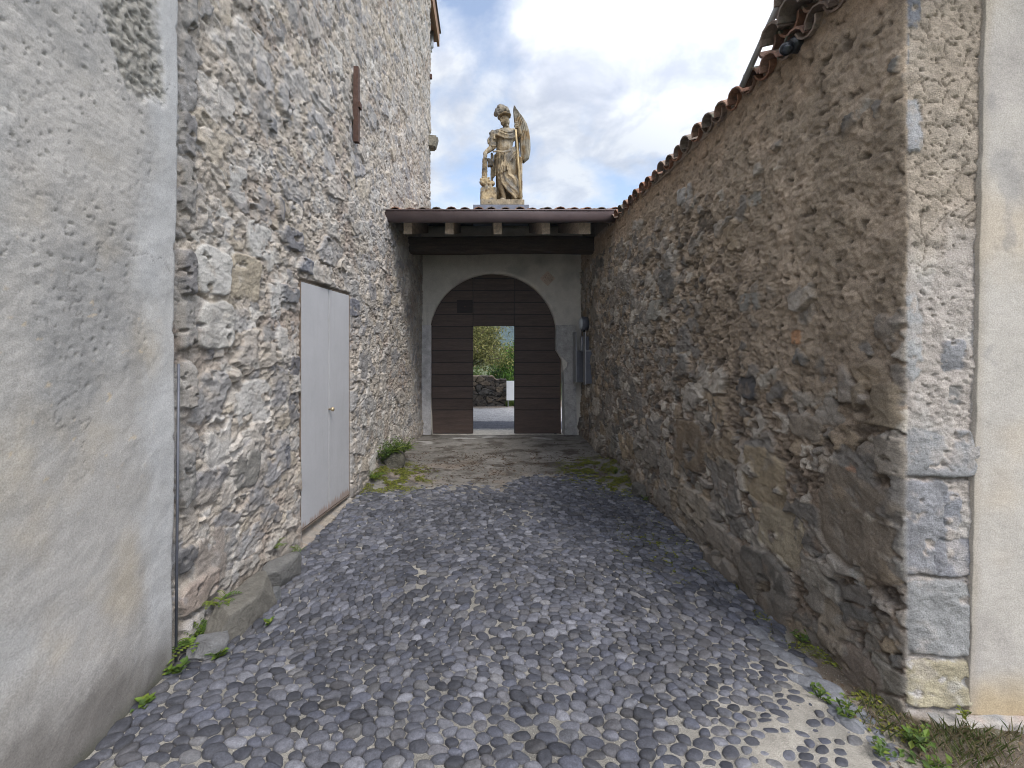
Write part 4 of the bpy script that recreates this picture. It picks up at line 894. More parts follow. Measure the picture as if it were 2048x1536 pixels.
def ground_z(x, y):
    i = np.clip(np.searchsorted(xs, x), 0, len(xs) - 1); j = np.clip(np.searchsorted(ysg, y), 0, len(ysg) - 1); return ZG[j, i]
def gp0(px, py): Y_ = CZ * F / (py - CY); return ((px - CX) * Y_ / F, Y_)
def cobbles():
    pu, pv = .074, .049; rows_ = []
    ny = int(7.2 / pv); nx = int(4.6 / pu)
    J, I = np.meshgrid(np.arange(ny), np.arange(nx), indexing='ij')
    X = -2.2 + (I + .5 * (J % 2)) * pu + rng.uniform(-.38, .38, I.shape) * pu; Y = -.6 + J * pv + rng.uniform(-.38, .38, I.shape) * pv
    X = X.ravel(); Y = Y.ravel()
    wx = X + .30 * fbm(X * .9, Y * .9, 3, 1101); wy = Y + .22 * fbm(X * .9 + 6, Y * .9, 3, 1103); X, Y = wx, wy
    Xl = np.where(Y < 2.42, -1.615, XL(Y) + .02)
    keep = (X > Xl + .03) & (X < 1.86) & (Y > -.5) & (Y < 6.7)
    X, Y = X[keep], Y[keep]
    th = .35 + 1.1 * fbm(X * .8, Y * .8, 2, 1105) + rng.normal(0, .35, len(X)); th = th + lerp(.35, -.75, sst(-1.0, 1.2, X))
    n = len(X); K = 14
    def knn():
        kd = KDTree(n)
        for i_ in range(n): kd.insert((X[i_], Y[i_] * 1.3, 0), i_)
        kd.balance()
        return np.array([[h[1] for h in kd.find_n((X[i_], Y[i_] * 1.3, 0), K + 1)][1:] for i_ in range(n)])
    nb = knn(); an = 1.55
    for it in range(36):
        if it == 18: nb = knn()                                      # push neighbours apart in the stones' own stretched metric
        c, s = np.cos(th)[:, None], np.sin(th)[:, None]
        dx = X[nb] - X[:, None]; dy = Y[nb] - Y[:, None]
        a = (dx * c + dy * s) / an; b = -dx * s + dy * c; d = np.sqrt(a * a + b * b) + 1e-6
        f = np.clip(.0525 - d, 0, None) / d * .25
        px = -(f * a) .sum(1) * an; py = -(f * b).sum(1)
        X = X + px * np.cos(th) - py * np.sin(th); Y = Y + px * np.sin(th) + py * np.cos(th)
    nb = knn()
    wgt = rng.uniform(.60, 1.40, n)
    c, s = np.cos(th)[:, None], np.sin(th)[:, None]; dx = X[nb] - X[:, None]; dy = Y[nb] - Y[:, None]
    a = (dx * c + dy * s) / an; b = -dx * s + dy * c; d = np.sqrt(a * a + b * b); ang = np.arctan2(b, a)
    half = d * (wgt[:, None] / (wgt[:, None] + wgt[nb]))
    Tn = 16; T = np.arange(Tn) * 2 * np.pi / Tn
    cosd = np.cos(T[None, :, None] - ang[:, None, :])
    rr = np.where(cosd > .12, half[:, None, :] / np.maximum(cosd, .12), 9).min(2)
    sa = sand(X, Y)
    rmax = (.038 - .001 * sa) * (.80 + .4 * rng.random(n)); rr = np.minimum(rr, rmax[:, None])
    for _ in range(1): rr = .25 * np.roll(rr, 1, 1) + .5 * rr + .25 * np.roll(rr, -1, 1)
    rr = rr * (1 + .07 * rng.normal(0, 1, rr.shape)); rr = .15 * np.roll(rr, 1, 1) + .7 * rr + .15 * np.roll(rr, -1, 1); shrink = .965 - .10 * sa; rr = rr * shrink[:, None]
    # thin out in the sandy part, under the apron, in the soil and where moss grew over
    ap_ = apron(X, Y); so_ = soil(X, Y)
    keep = (rng.random(n) > .08 * sa) & (ap_ < .15 + .75 * rng.random(n)) & ((so_ < .5) | (rng.random(n) < .0)) & (np.median(rr, 1) > .011)
    X, Y, th, rr, sa = X[keep], Y[keep], th[keep], rr[keep], sa[keep]; n = len(X)
    # a ragged row of larger, paler stones along the right-hand edge
    ex, ey = [], []
    for t_ in np.linspace(0, 1, 17):
        for o_ in ((0,) if t_ < .35 else (0, .085)):
            p_ = gp0(lerp(1500, 1800, t_), lerp(1262, 1516, t_)); ex.append(p_[0] + rng.normal(0, .016) - o_ + .02); ey.append(p_[1] + rng.normal(0, .012) - o_ * .25)
    ex, ey = np.array(ex), np.array(ey)
    far_ = np.min((X[:, None] - ex[None]) ** 2 + (Y[:, None] - ey[None]) ** 2, 1) > .052 ** 2
    X, Y, th, rr, sa = X[far_], Y[far_], th[far_], rr[far_], sa[far_]; n0 = len(X); m0 = len(ex)
    er = (.030 + .014 * rng.random(m0))[:, None] * (1 + .10 * rng.normal(0, 1, (m0, Tn))); er = .3 * np.roll(er, 1, 1) + .4 * er + .3 * np.roll(er, -1, 1)
    X = np.append(X, ex); Y = np.append(Y, ey); th = np.append(th, rng.normal(-.7, .35, m0)); rr = np.concatenate([rr, er]); sa = np.append(sa, np.zeros(m0)); n = len(X)
    prof = [(1.0, -1.0), (1.0, .05), (.95, .50), (.82, .84), (.50, .97)]
    hgt = (.015 + .010 * rng.random(n)) * (1 - .25 * sa); tilt = rng.normal(0, .10, (n, 2)); base = G(X, Y) + rng.normal(0, .003, n) - .002
    V = []
    c, s = np.cos(th)[:, None], np.sin(th)[:, None]
    for (pr_, pz) in prof:
        r_ = rr * pr_; a = r_ * np.cos(T) * an; b = r_ * np.sin(T)
        x = X[:, None] + a * c - b * s; y = Y[:, None] + a * s + b * c
        z = base[:, None] + hgt[:, None] * pz + (tilt[:, :1] * (x - X[:, None]) + tilt[:, 1:] * (y - Y[:, None])) * (pz > 0)
        V.append(np.stack([x, y, z], -1))
    V = np.concatenate(V, 1); top = np.stack([X, Y, base + hgt], -1)[:, None]; V = np.concatenate([V, top], 1); m = V.shape[1]
    fq = []
    for i in range(len(prof) - 1):
        for j in range(Tn): fq.append((i * Tn + j, i * Tn + (j + 1) % Tn, (i + 1) * Tn + (j + 1) % Tn, (i + 1) * Tn + j))
    ft = [((len(prof) - 1) * Tn + j, (len(prof) - 1) * Tn + (j + 1) % Tn, len(prof) * Tn) for j in range(Tn)]
    fq = np.array(fq); ft = np.array(ft); off = (np.arange(n) * m)
    Q = (fq[None] + off[:, None, None]).reshape(-1, 4); T3 = (ft[None] + off[:, None, None]).reshape(-1, 3)
    me = bpy.data.meshes.new('cobblestone_paving'); me.vertices.add(n * m); me.vertices.foreach_set('co', V.reshape(-1).astype(np.float32))
    me.loops.add(len(Q) * 4 + len(T3) * 3); me.loops.foreach_set('vertex_index', np.concatenate([Q.ravel(), T3.ravel()]).astype(np.int32))
    me.polygons.add(len(Q) + len(T3)); ls = np.concatenate([np.arange(len(Q)) * 4, len(Q) * 4 + np.arange(len(T3)) * 3]); lt = np.concatenate([np.full(len(Q), 4), np.full(len(T3), 3)])
    me.polygons.foreach_set('loop_start', ls.astype(np.int32)); me.polygons.foreach_set('loop_total', lt.astype(np.int32)); me.polygons.foreach_set('use_smooth', np.ones(len(lt), bool))
    pal = np.array([(.115, .118, .132), (.085, .088, .10), (.15, .153, .168), (.20, .203, .215), (.10, .105, .125), (.13, .128, .132), (.17, .168, .166)])
    pk = rng.choice(7, n, p=[.25, .22, .18, .08, .14, .08, .05]); cc = pal[pk] * rng.uniform(.66, 1.5, n)[:, None] * np.clip(1 + .35 * fbm(X * 1.1, Y * 1.1, 3, 1121), .7, 1.4)[:, None]
    cc = cc * .56 * np.array((.99, .99, 1.06)); wh = rng.random(n) < .0006; cc[wh] = (.27, .27, .28); cc[n0:] = cc[n0:] * .35 + np.array((.125, .13, .142)) * rng.uniform(.7, 1.2, m0)[:, None]
    cv = np.repeat(cc[:, None, :], m, 1)
    dust = np.zeros(m); dust[:2 * Tn] = .8; dust[2 * Tn:3 * Tn] = .25
    dsel = dust[None, :, None] * (.25 + .6 * sa)[:, None, None] * rng.uniform(.3, 1, n)[:, None, None]
    cv = cv * (1 - dsel) + np.array((.26, .245, .22)) * dsel
    mo_ = (mossy(X, Y) * .5 * rng.random(n))[:, None, None] * np.clip(dust * 1.6, 0, 1)[None, :, None]; cv = cv * (1 - mo_) + np.array((.075, .075, .025)) * mo_
    at = me.attributes.new('Col', 'FLOAT_COLOR', 'POINT'); c4 = np.ones((n * m, 4), np.float32); c4[:, :3] = cv.reshape(-1, 3); at.data.foreach_set('color', c4.ravel())
    me.update(); me.validate()
    o = link('cobblestone_paving', me, M['cobble']); tag(o, kind='structure'); print('cobbles', n)
cobbles()

# ------------------------------------------------------------------ STONES at the foot of the left wall
def rock(ce, size, rotz, seed, col0, label, group='stones along the foot of the left wall', tiltx=0., flat=1.):
    b = bmesh.new(); bmesh.ops.create_cube(b, size=1); bmesh.ops.subdivide_edges(b, edges=b.edges[:], cuts=14, use_grid_fill=True)
    r_ = random.Random(seed); co = np.array([v.co[:] for v in b.verts]); l = np.linalg.norm(co, axis=1)
    q = (np.abs(co) ** 6).sum(1) ** (1 / 6.); co2 = co / q[:, None] * .5
    for k in range(9):                                    # chop facets
        nrm = Vector((r_.gauss(0, 1), r_.gauss(0, 1), r_.gauss(0, .8))).normalized(); d = r_.uniform(.40, .55); e = co2 @ np.array(nrm) - d
        co2 = co2 - np.clip(e, 0, None)[:, None] * np.array(nrm)[None]
    co2 = co2 * np.array(size)[None]
    f = fbm(co2[:, 0] * 9 + co2[:, 2] * 5 + seed, co2[:, 1] * 9 + co2[:, 2] * 7, 4, seed); co2 = co2 * (1 + .05 * f)[:, None]
    rm = np.array(Euler((tiltx, 0, rotz)).to_matrix()); co2 = co2 @ rm.T + np.array(ce)
    for v, p in zip(b.verts, co2): v.co = p
    m_ = MB(); m_.col = tuple(c * .62 for c in col0); m_.bm(b); o = m_.build('rock', M['rock'], None, False); tag(o, label, 'stone', group)
    return o
def gp(px, py, z=0.):                                        # point of the paving seen at a pixel of the photograph
    Y = (CZ - z) * F / (py - CY); return Vector(((px - CX) * Y / F, Y, z))
p = gp(395, 1325); rock((p.x + .02, p.y + .06, .05), (.20, .17, .11), R(35), 11, (.27, .27, .275), 'small flat grey stone at the end of the plastered wall')
p = gp(478, 1250); rock((p.x + .0, p.y + .06, .055), (.21, .68, .22), R(-6), 23, (.25, .235, .205), 'largest tapering grey stone at the foot of the left wall, beside the ferns')
p = gp(535, 1203); rock((p.x, p.y, .02), (.15, .16, .09), R(10), 37, (.22, .225, .23), 'flat dark stone wedged in mortar between two larger stones')
p = gp(556, 1170); rock((p.x - .02, p.y + .05, .05), (.17, .38, .21), R(-10), 41, (.24, .235, .225), 'pointed grey stone below the near edge of the metal doors')
p = gp(1292, 985); rock((p.x - .02, p.y + .05, .0), (.22, .3, .16), R(5), 53, (.18, .17, .15), 'brown stone at the foot of the right wall beside the moss', 'stones along the foot of the right wall')
p = gp(775, 925); rock((-1.30, 6.45, .06), (.34, .55, .36), R(12), 61, (.16, .15, .12), 'mossy boulder at the foot of the left wall near the gate')

# ------------------------------------------------------------------ PLANTS
def leaf_quad(m_, p, d, up, L, W, col, bend=.25):
    d = d.normalized(); s = d.cross(up)
    if s.length < 1e-3: s = Vector((1, 0, 0))
    s.normalize(); n = s.cross(d)
    a = p; q = p + d * L * .5 + n * L * bend * .35; e = p + d * L - n * L * bend * .2
    f = random.uniform(.7, 1.25); m_.col = tuple(c * f for c in col)
    m_.add([a, q + s * W * .5, e, q - s * W * .5], [(0, 1, 2, 3)])
GREENS = [(.10, .155, .022), (.075, .13, .025), (.14, .18, .03), (.06, .10, .025)]
def fern(name, pos, nf, L, label, spread=1., lean=(0, 0, 0), group=None, cat='fern'):
    m_ = MB()
    for k in range(nf):
        a = random.uniform(0, 2 * math.pi); d = Vector((math.cos(a) * spread, math.sin(a) * spread, random.uniform(.5, 1.2))) + Vector(lean); d.normalize()
        l = L * random.uniform(.6, 1.1); p = Vector(pos) + Vector((random.uniform(-.03, .03), random.uniform(-.03, .03), 0)); c = random.choice(GREENS[:3])
        npn = 11
        for i in range(npn):
            t = i / npn; st_ = l / npn; d2 = (d + Vector((0, 0, -1.1 * t * t))).normalized(); p2 = p + d2 * st_
            side = d2.cross(Vector((0, 0, 1))).normalized(); w = l * .30 * (1 - t) ** .7 * min(1, .4 + t * 3)
            for sg in (-1, 1): leaf_quad(m_, p2, side * sg + d2 * .35, Vector((0, 0, 1)), w, st_ * .95, c)
            p = p2
        leaf_quad(m_, p, d2, Vector((0, 0, 1)), l * .08, st_ * .6, c)
    o = m_.build_flat(name, M['leaf']); tag(o, label, cat, group); return o
def weed(name, pos, n, h, rad, label, leafL=.035, group='weeds in the paving', cat='weed', col=None):
    m_ = MB()
    for k in range(n):
        a = random.uniform(0, 2 * math.pi); r_ = rad * math.sqrt(random.random()); base = Vector(pos)
        tip = base + Vector((math.cos(a) * r_, math.sin(a) * r_, h * random.uniform(.35, 1)))
        m_.col = (.07, .11, .03); m_.tube([base, base.lerp(tip, .5) + Vector((0, 0, h * .12)), tip], .0016, 3)
        for i in range(3):
            p = base.lerp(tip, .45 + .27 * i); dd = Vector((random.uniform(-1, 1), random.uniform(-1, 1), random.uniform(-.1, .6)))
            leaf_quad(m_, p, dd, Vector((0, 0, 1)), leafL * random.uniform(.6, 1.2), leafL * .62, col or random.choice(GREENS))
    o = m_.build_flat(name, M['leaf']); tag(o, label, cat, group); return o
p = gp(372, 1290); fern('fern', (-1.60, 2.60, .03), 22, .20, 'bright green fern between the plastered wall and the large grey stone', 1., (.25, 0, 0), 'ferns along the left wall')
fern('fern', (-1.61, 2.80, .12), 12, .15, 'green fern spilling over the large tapering stone, behind the first fern', 1., (.2, .2, 0), 'ferns along the left wall')
fern('fern', (-1.61, 3.52, .14), 7, .11, 'small yellow green fern above the pointed stone by the left wall', 1., (.3, 0, .3), 'ferns along the left wall')
fern('fern', (-1.52, 3.74, .02), 8, .09, 'small fern between paving and left wall, just in front of the metal doors', 1., (.1, 0, .2), 'ferns along the left wall')
fern('fern', (-1.25, 6.25, .24), 12, .26, 'fern on the mossy boulder near the gate', 1., (.3, -.2, 0), 'ferns along the left wall')
fern('fern', (-1.12, 6.75, .16), 9, .22, 'fern growing behind the mossy boulder, closest to the gate', 1., (.3, -.1, .1), 'ferns along the left wall')
fern('fern', (-1.40, 5.75, .02), 12, .20, 'fern between the metal doors and the mossy boulder', 1., (.3, -.1, 0), 'ferns along the left wall')
for k in range(3):
    weed('weed', (-1.36 + .10 * k, 6.15 + .22 * k, .15 + .03 * (k % 2)), 46, .22, .18, ('bushy weed on the near end of the mossy boulder', 'bushy weed on the middle of the mossy boulder', 'bushy weed on the far end of the mossy boulder')[k], .045, 'weeds on the mossy boulder')
for (px, py, n, h, rd, lf, lab) in ((345, 1352, 9, .05, .06, .05, 'low green weed at the foot of the plastered wall, beside the small flat stone'), (290, 1412, 7, .03, .04, .05, 'low green weed at the foot of the plastered wall, halfway to the picture edge'),
        (436, 1318, 5, .04, .03, .05, 'single broad leaved weed between the small flat stone and the paving'), (536, 1248, 4, .04, .03, .04, 'tiny weed beside the largest stone at the left edge of the paving'),
        (1690, 1440, 10, .09, .06, .03, 'leggy green weed among the cobbles at the right edge'), (1640, 1400, 9, .06, .05, .03, 'small weed among the cobbles beside the right wall foot'),
        (1608, 1235, 6, .05, .035, .03, 'tiny clover like weed sprouting low on the right wall'), (1830, 1500, 16, .10, .07, .035, 'bushy green weed right at the foot of the stone corner'),
        (1856, 1545, 12, .07, .08, .035, 'yellowing weed in the soil in front of the stone corner'), (1386, 1075, 6, .05, .05, .03, 'small weed at the foot of the right wall in the middle of the passage'), (1690, 968, 0, 0, 0, 0, '')):
    if not n: continue
    p = gp(px, py, .02 if py > 1200 else -.04); weed('weed', p, n, h, rd, lab, lf)
weed('weed', (2.07, 1.99, .085), 6, .04, .03, 'tiny yellow green weed in the joint above the lowest quoin', .022, col=(.13, .15, .02))
for (x, y, n, h, lab) in ((1.80, 2.62, 8, .06, 'low weed at the foot of the right wall, beside the dark base stone'), (1.80, 3.35, 6, .05, 'small weed at the foot of the right wall, below the tan base stones'), (1.80, 5.15, 9, .07, 'weed at the foot of the right wall, just in front of the moss'), (1.72, 6.05, 10, .08, 'leafy weed in the moss at the foot of the right wall'), (1.60, 1.86, 8, .06, 'weed between the last cobbles and the soil at the right corner')):
    weed('weed', (x, y, float(ground_z(x, y)) - .003), n, h, .06, lab, .03)
# grass at the bottom right: uncountable
m_ = MB()
for k in range(800):
    cl = random.choice([(1.93, 1.93, .10, .10), (1.90, 1.80, .11, .12), (1.75, 2.02, .08, .06), (2.25, 1.93, .14, .04), (2.03, 1.94, .06, .05), (1.98, 1.75, .14, .12)])
    x, y = random.gauss(cl[0], cl[2]), random.gauss(cl[1], cl[3])
    if y > 1.97 and x > 1.86: y = 1.97 - random.random() * .06
    if x < 1.66: continue
    a = random.uniform(0, 6.28); L_ = random.uniform(.025, .085); t_ = Vector((math.cos(a) * .7, math.sin(a) * .7, 1)).normalized() * L_
    p = Vector((x, y, ground_z(x, y) - .004)); s = Vector((-math.sin(a), math.cos(a), 0)) * .0018
    f = random.uniform(.7, 1.2); c = random.choice([(.10, .13, .04), (.15, .15, .06), (.08, .11, .03), (.24, .20, .12), (.22, .18, .11)]); m_.col = tuple(q * f for q in c)
    m_.add([p - s, p + s, p + t_ * .6 + s * .8 + Vector((0, 0, L_ * .1)), p + t_, p + t_ * .6 - s * .8 + Vector((0, 0, L_ * .1))], [(0, 1, 2, 3, 4)])
tag(m_.build_flat('grass', M['leaf']), 'short grass on the soil at the foot of the right corner', 'grass', None, 'stuff')
# moss cushions: uncountable flakes
N_ = 400000; mx, my = rng.uniform(-1.6, 1.86, N_), rng.uniform(1.9, 7.4, N_)
mq = fbm(mx * 5., my * 5., 3, 1013) + .25 * fbm(mx * 17., my * 17., 2, 5)
ok = (mx > XL(my) + .03) & (rng.random(N_) < mossy(mx, my) * 1.1) & (mq > -.03); mx, my, mq = mx[ok][:34000], my[ok][:34000], mq[ok][:34000]; n_ = len(mx)
mz = ground_z(mx, my) + rng.uniform(.002, .012, n_) + .015 * np.clip(mq, 0, .5) * rng.random(n_); a = rng.uniform(0, 6.28, n_); q = rng.uniform(.004, .010, n_)[:, None]
u_ = np.stack([np.cos(a), np.sin(a), rng.uniform(-.5, .5, n_)], -1) * q; w_ = np.stack([-np.sin(a), np.cos(a), rng.uniform(-.5, .5, n_)], -1) * q; p = np.stack([mx, my, mz], -1)
pal = np.array([(.17, .20, .028), (.085, .10, .018), (.22, .22, .035), (.09, .075, .025), (.13, .15, .03)])
m_ = MB(); m_.col = np.repeat(pal[rng.integers(0, 5, n_)], 4, 0); m_.add(np.stack([p - u_, p - w_ * .7, p + u_, p + w_ * .7], 1).reshape(-1, 3), np.arange(n_ * 4).reshape(-1, 4))
tag(m_.build_flat('moss', M['moss']), 'yellow green moss between the stones along both walls', 'moss', None, 'stuff')
# moss on the boulder
# fallen leaf scraps on the apron
m_ = MB()
for k in range(6000):
    x, y = random.uniform(-1.35, 1.8), random.gauss(6.6, .6)
    if x < XL(y) + .05 or y > 8.6 or y < 5.4: continue
    if float(fbm(np.array(x * 2.6), np.array(y * 2.6), 3, 77)) < .0 and random.random() < .8: continue
    z = float(ground_z(x, y)) + .004; a = random.uniform(0, 6.28); s = random.uniform(.006, .02); u_ = Vector((math.cos(a), math.sin(a), random.uniform(-.3, .3))) * s; w_ = Vector((-math.sin(a), math.cos(a), random.uniform(-.3, .3))) * s * .6
    m_.col = random.choice([(.07, .045, .028), (.10, .065, .04), (.05, .035, .025)]); p = Vector((x, y, z)); m_.add([p - u_, p - w_, p + u_, p + w_], [(0, 1, 2, 3)])
for k in range(900):
    x, y = random.uniform(1.60, 2.6), random.uniform(1.2, 2.35)
    if (y > 1.96 and x > 1.83): continue
    z = float(ground_z(x, y)) + .005; a = random.uniform(0, 6.28); s_ = random.uniform(.004, .014); u_ = Vector((math.cos(a), math.sin(a), random.uniform(-.4, .4))) * s_; w_ = Vector((-math.sin(a), math.cos(a), random.uniform(-.3, .3))) * s_ * .55
    m_.col = random.choice([(.10, .07, .045), (.16, .12, .08), (.07, .05, .035), (.24, .20, .15)]); p = Vector((x, y, z)); m_.add([p - u_, p - w_, p + u_, p + w_], [(0, 1, 2, 3)])
tag(m_.build_flat('fallen_leaves', M['moss']), 'brown leaf scraps scattered before the gate and on the soil at the corner', 'leaves', None, 'stuff')

# ------------------------------------------------------------------ BEYOND THE GATE
xc = spaced([(-4., 6., .05, .05)]); yc = spaced([(9.27, 14.4, .04, .06)])
Xc, Yc = np.meshgrid(xc, yc); n1 = fbm(Xc * 2, Yc * 2, 4, 1201)
Zc = -.065 + .022 * sst(9.6, 13, Yc) * Xc * .6 + .012 * fbm(Xc * 9, Yc * 9, 3, 1203)
cc = np.empty(Xc.shape + (3,)); cc[:] = (.40, .395, .40); cc = mixc(cc, (.12, .125, .15), sst(10.75, 10.6, Yc + .08 * n1 + .05 * Xc)); cc = mixc(cc, (.36, .35, .335), sst(9.72, 9.66, Yc + .02 * n1)); cc = mixc(cc, (.22, .18, .14), sst(12.5, 13.2, Yc + .3 * n1))  # dark band behind the gate: its cast shadow painted into the gravel colour
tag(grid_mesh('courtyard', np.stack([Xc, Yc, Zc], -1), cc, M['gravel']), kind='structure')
# low rubble wall
xl = spaced([(-3.2, .62, .02, .015)]); zl = np.concatenate([np.linspace(-.15, .80, 60)]); U5, V5 = np.meshgrid(xl, zl)
e, i1, i2, dx, dy = stones(U5, V5, .25, .13, 1301, .45); m = sst(.02, .10, e)
H5 = -.05 + m * (.05 + .04 * i2) + .015 * fbm(U5 * 8, V5 * 8, 4, 1303)
PAL = np.array([(.10, .085, .07), (.07, .06, .052), (.15, .12, .09), (.085, .078, .07)]); c5 = PAL[(i2 * 3.99).astype(int)] * (.8 + .5 * i1)[..., None]; c5 = mixc(c5, (.045, .04, .035), 1 - m) * np.clip(1 + .5 * fbm(U5 * 7, V5 * 9, 4, 1311), .5, 1.6)[..., None]
top5 = .80 - .10 * sst(.2, .35, U5) + .03 * fbm(U5 * 5, U5 * 0, 3, 1305); Z5 = V5 / .80 * top5
F5 = np.stack([U5, 13.25 - H5, Z5], -1); t1 = F5[-1:].copy(); t1[..., 1] += .45; F5 = np.concatenate([F5, t1], 0); c5 = np.concatenate([c5, c5[-1:]], 0)
s1 = F5[:, -1:].copy(); s1[..., 1] = 13.7; F5 = np.concatenate([F5, s1], 1); c5 = np.concatenate([c5, c5[:, -1:]], 1)
lw = grid_mesh('low_wall', F5, c5, M['rubble']); tag(lw, 'low dark rubble wall across the courtyard, seen through the open wicket', 'wall')
wb = empty('white_board', (.74, 13.0, 0), 'plain white board standing beside the low courtyard wall', 'board')
mb = MB(); mb.box((.61, 13.05, .13), (1.25, 13.08, .68), .004); mb.build('panel', M['white'], wb)
for xx in (.66, 1.2):
    mb = MB(); mb.box((xx - .015, 13.08, -.10), (xx + .015, 13.11, .5), .003); mb.build('leg', M['steel'], wb)
m_ = MB()
for k in range(1500):
    x, y = random.uniform(.60, 1.6), random.uniform(13.15, 14.2); a = random.uniform(0, 6.28); L_ = random.uniform(.08, .24); p = Vector((x, y, -.06)); s = Vector((-math.sin(a), math.cos(a), 0)) * .012
    m_.col = random.choice([(.10, .15, .03), (.14, .18, .04), (.08, .12, .03)]); t_ = Vector((math.cos(a) * .4, math.sin(a) * .4, 1)) * L_; m_.add([p - s, p + s, p + t_], [(0, 1, 2)])
tag(m_.build_flat('grass', M['leaf']), 'green grass behind the white board in the courtyard', 'grass', None, 'stuff')
def tree(name, base, h, crown, nl, leaf, cols, label, droop=0., cat='tree'):
    t = empty(name, base, label, cat); base = Vector(base)
    m_ = MB(); top = base + Vector((random.uniform(-.2, .2), 0, h * .55)); m_.tube([base - Vector((0, 0, .3)), base.lerp(top, .4) + Vector((.08, 0, 0)), top], [h * .035, h * .028, h * .016], 9)
    tips = []
    for k in range(crown['n']):
        a = random.uniform(0, 2 * math.pi); e = random.uniform(-.25, 1.); s_ = Vector((math.cos(a), math.sin(a), 0)) * math.sqrt(max(0, 1 - e * e)) * random.uniform(.45, 1.)
        tip = base + Vector((s_.x * crown['r'], s_.y * crown['r'], crown['z'] + e * crown['h'] * random.uniform(.5, 1))); st_ = base.lerp(top, random.uniform(.45, 1))
        m_.tube([st_, st_.lerp(tip, .5) + Vector((0, 0, .12)), tip], [h * .011, h * .007, h * .003], 5); tips.append((st_, tip))
    m_.build('trunk', M['bark'], t, True)
    m_ = MB()
    for k in range(nl):
        a_, b_ = random.choice(tips); f = random.uniform(.45, 1.08); p = a_.lerp(b_, f); g = crown['g']
        p = p + Vector((random.gauss(0, g), random.gauss(0, g), random.gauss(0, g * .8) - droop * random.random()))
        d = Vector((random.gauss(0, 1), random.gauss(0, 1), random.gauss(0, .7) - droop * 2)); leaf_quad(m_, p, d, Vector((random.gauss(0, .5), random.gauss(0, .5), 1)), leaf * random.uniform(.7, 1.4), leaf * crown['w'], random.choice(cols))
    m_.build_flat('crown', M['treeleaf'], t); return t
tree('olive_tree', (-.75, 17.5, -.3), 4.2, dict(n=80, r=1.75, z=1.75, h=1.7, g=.22, w=.42), 26000, .10, [(.17, .18, .055), (.22, .22, .075), (.12, .13, .045), (.27, .25, .10)], 'olive green small leaved tree behind the low courtyard wall')
tree('conifer', (1.7, 19.0, -.5), 3.2, dict(n=60, r=1.7, z=1.0, h=1.35, g=.2, w=.3), 18000, .16, [(.07, .15, .025), (.11, .21, .03), (.04, .085, .02), (.14, .24, .035)], 'bright green drooping conifer right of the olive tree', .35)
tree('shrub', (-.9, 15.8, -.3), 1.5, dict(n=26, r=1.0, z=.75, h=.6, g=.16, w=.4), 5000, .09, [(.06, .10, .025), (.09, .13, .03), (.05, .08, .02)], 'low dark green shrub just behind the low courtyard wall', 0., 'shrub')
# hills
xh = np.linspace(-520, 520, 150); yh = np.linspace(150, 620, 70); Xh, Yh = np.meshgrid(xh, yh)
Zh = -30 + 80 * np.exp(-((Yh - 420) / 150) ** 2) * (1 + .25 * np.sin(Xh * .009 + 1) + .3 * fbm(Xh * .006, Yh * .006, 4, 1401)) + 3.5 * fbm(Xh * .09, Yh * .09, 3, 1403)
tag(grid_mesh('hill', np.stack([Xh, Yh, Zh], -1), None, M['hill']), kind='structure')

mb = MB(); mb.box((-720, -720, -40), (720, 720, 160))
hm = bpy.data.materials.new('far_air'); hm.use_nodes = True; hn = hm.node_tree; hn.nodes.clear(); ho = hn.nodes.new('ShaderNodeOutputMaterial'); hv = hn.nodes.new('ShaderNodeVolumePrincipled')
hv.inputs['Color'].default_value = (.62, .80, 1, 1); hv.inputs['Density'].default_value = .0007; hn.links.new(hv.outputs[0], ho.inputs['Volume'])
tag(mb.build('haze', hm), kind='stuff')
# ------------------------------------------------------------------ LIGHT
SUN_EL, SUN_AZ = R(52), R(152)          # azimuth from +Y towards +X: behind the camera, a little to its right
W = bpy.data.worlds.new('World'); S.world = W; W.use_nodes = True; nt = W.node_tree; nt.nodes.clear(); L = nt.links
out = nt.nodes.new('ShaderNodeOutputWorld'); bg = nt.nodes.new('ShaderNodeBackground'); L.new(bg.outputs[0], out.inputs[0]); bg.inputs[1].default_value = .1
sky = nt.nodes.new('ShaderNodeTexSky'); sky.sky_type = 'NISHITA'; sky.sun_disc = False; sky.sun_elevation = SUN_EL; sky.sun_rotation = SUN_AZ
sky.air_density = 1.; sky.dust_density = 1.5
tc = nt.nodes.new('ShaderNodeTexCoord'); sx = nt.nodes.new('ShaderNodeSeparateXYZ'); L.new(tc.outputs['Generated'], sx.inputs[0])
def math_n(op, a, b):
    m_ = nt.nodes.new('ShaderNodeMath'); m_.operation = op
    for i, v in enumerate((a, b)):
        if isinstance(v, (int, float)): m_.inputs[i].default_value = v
        else: L.new(v, m_.inputs[i])
    return m_.outputs[0]
zz = math_n('ADD', math_n('MAXIMUM', sx.outputs[2], 0.), .35); cb_ = nt.nodes.new('ShaderNodeCombineXYZ')
L.new(math_n('DIVIDE', sx.outputs[0], zz), cb_.inputs[0]); L.new(math_n('DIVIDE', sx.outputs[1], zz), cb_.inputs[1])
mp = nt.nodes.new('ShaderNodeMapping'); mp.inputs['Location'].default_value = (3.35, .6, 0); L.new(cb_.outputs[0], mp.inputs[0])
dp = nt.nodes.new('ShaderNodeVectorMath'); dp.operation = 'DOT_PRODUCT'; L.new(tc.outputs['Generated'], dp.inputs[0])
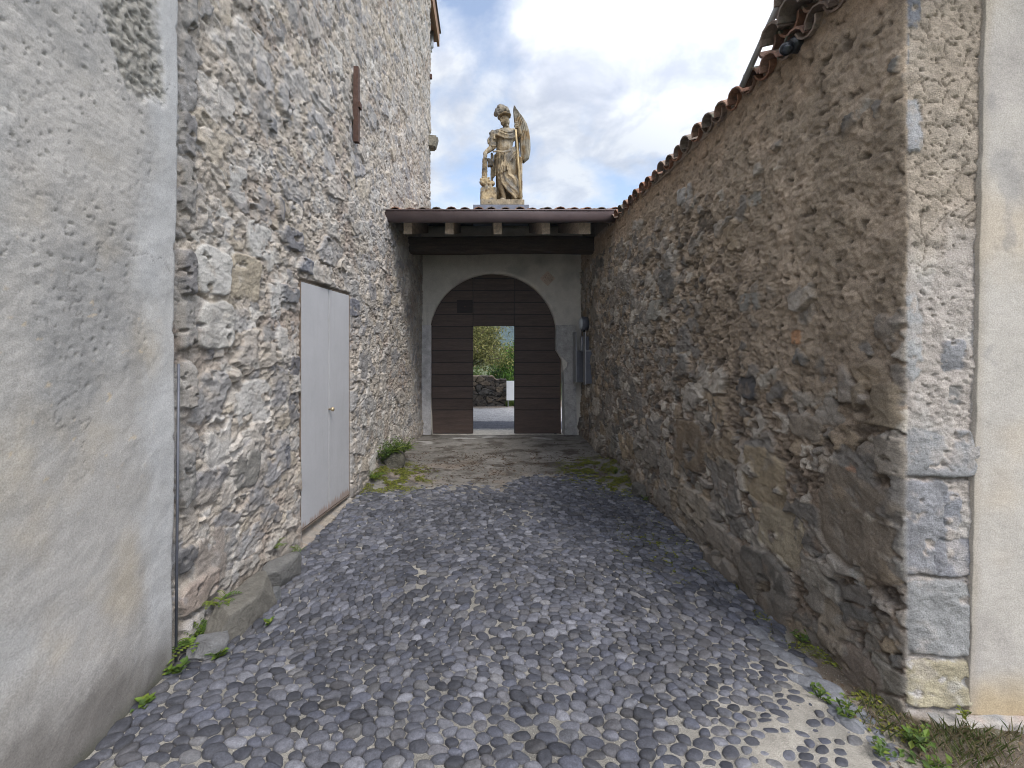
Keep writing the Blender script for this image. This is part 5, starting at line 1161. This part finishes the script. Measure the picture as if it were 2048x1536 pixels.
dp.inputs[1].default_value = (math.sin(SUN_AZ) * math.cos(SUN_EL), math.cos(SUN_AZ) * math.cos(SUN_EL), math.sin(SUN_EL))
mr = nt.nodes.new('ShaderNodeMapRange'); L.new(dp.outputs['Value'], mr.inputs['Value'])
for i, v in enumerate((-.1, 1., .42, 1.93)): mr.inputs[i + 1].default_value = v          # cloud is brighter round the hidden sun
cover = ramp(nt, noise_node(nt, mp.outputs[0], 2.3, 9, .56, .15), [(.40, 0.), (.52, 1.)])
shade = ramp(nt, noise_node(nt, mp.outputs[0], 5.5, 10, .60, .35), [(.36, (6.6, 6.9, 8.0)), (.48, (8.6, 8.8, 9.6)), (.56, (10.6, 10.7, 10.9))])
skb = mix(nt, sky.outputs[0], (.7, .7, .8), 1., 'ADD')     # thin high veil over the blue
lit = nt.nodes.new('ShaderNodeVectorMath'); lit.operation = 'SCALE'; L.new(shade, lit.inputs[0]); L.new(mr.outputs[0], lit.inputs['Scale'])
final = mix(nt, skb, lit.outputs[0], cover); L.new(final, bg.inputs[0])
sl_ = bpy.data.lights.new('sun', 'SUN'); sl_.energy = 1.6; sl_.angle = R(16); sl_.color = (1, .95, .88); so_ = bpy.data.objects.new('sun', sl_); C.objects.link(so_)
dv = Vector((math.sin(SUN_AZ) * math.cos(SUN_EL), math.cos(SUN_AZ) * math.cos(SUN_EL), math.sin(SUN_EL))); so_.rotation_euler = dv.to_track_quat('Z', 'Y').to_euler(); so_.location = dv * 30

# ------------------------------------------------------------------ CAMERA
cam = bpy.data.cameras.new('camera'); co = bpy.data.objects.new('camera', cam); C.objects.link(co); S.camera = co
co.location = (0, 0, CZ); co.rotation_euler = (R(90), 0, 0); cam.sensor_width = 36; cam.lens = 36 * F / 2048
cam.shift_x = (1024 - CX) / 2048; cam.shift_y = -(768 - CY) / 2048; cam.clip_start = .05; cam.clip_end = 3000
S.view_settings.view_transform = 'Standard'; S.view_settings.look = 'None'; S.view_settings.exposure = 1.05; S.view_settings.gamma = 1
S.cycles.filter_width = 1.0; S.cycles.max_bounces = 8; S.cycles.diffuse_bounces = 5
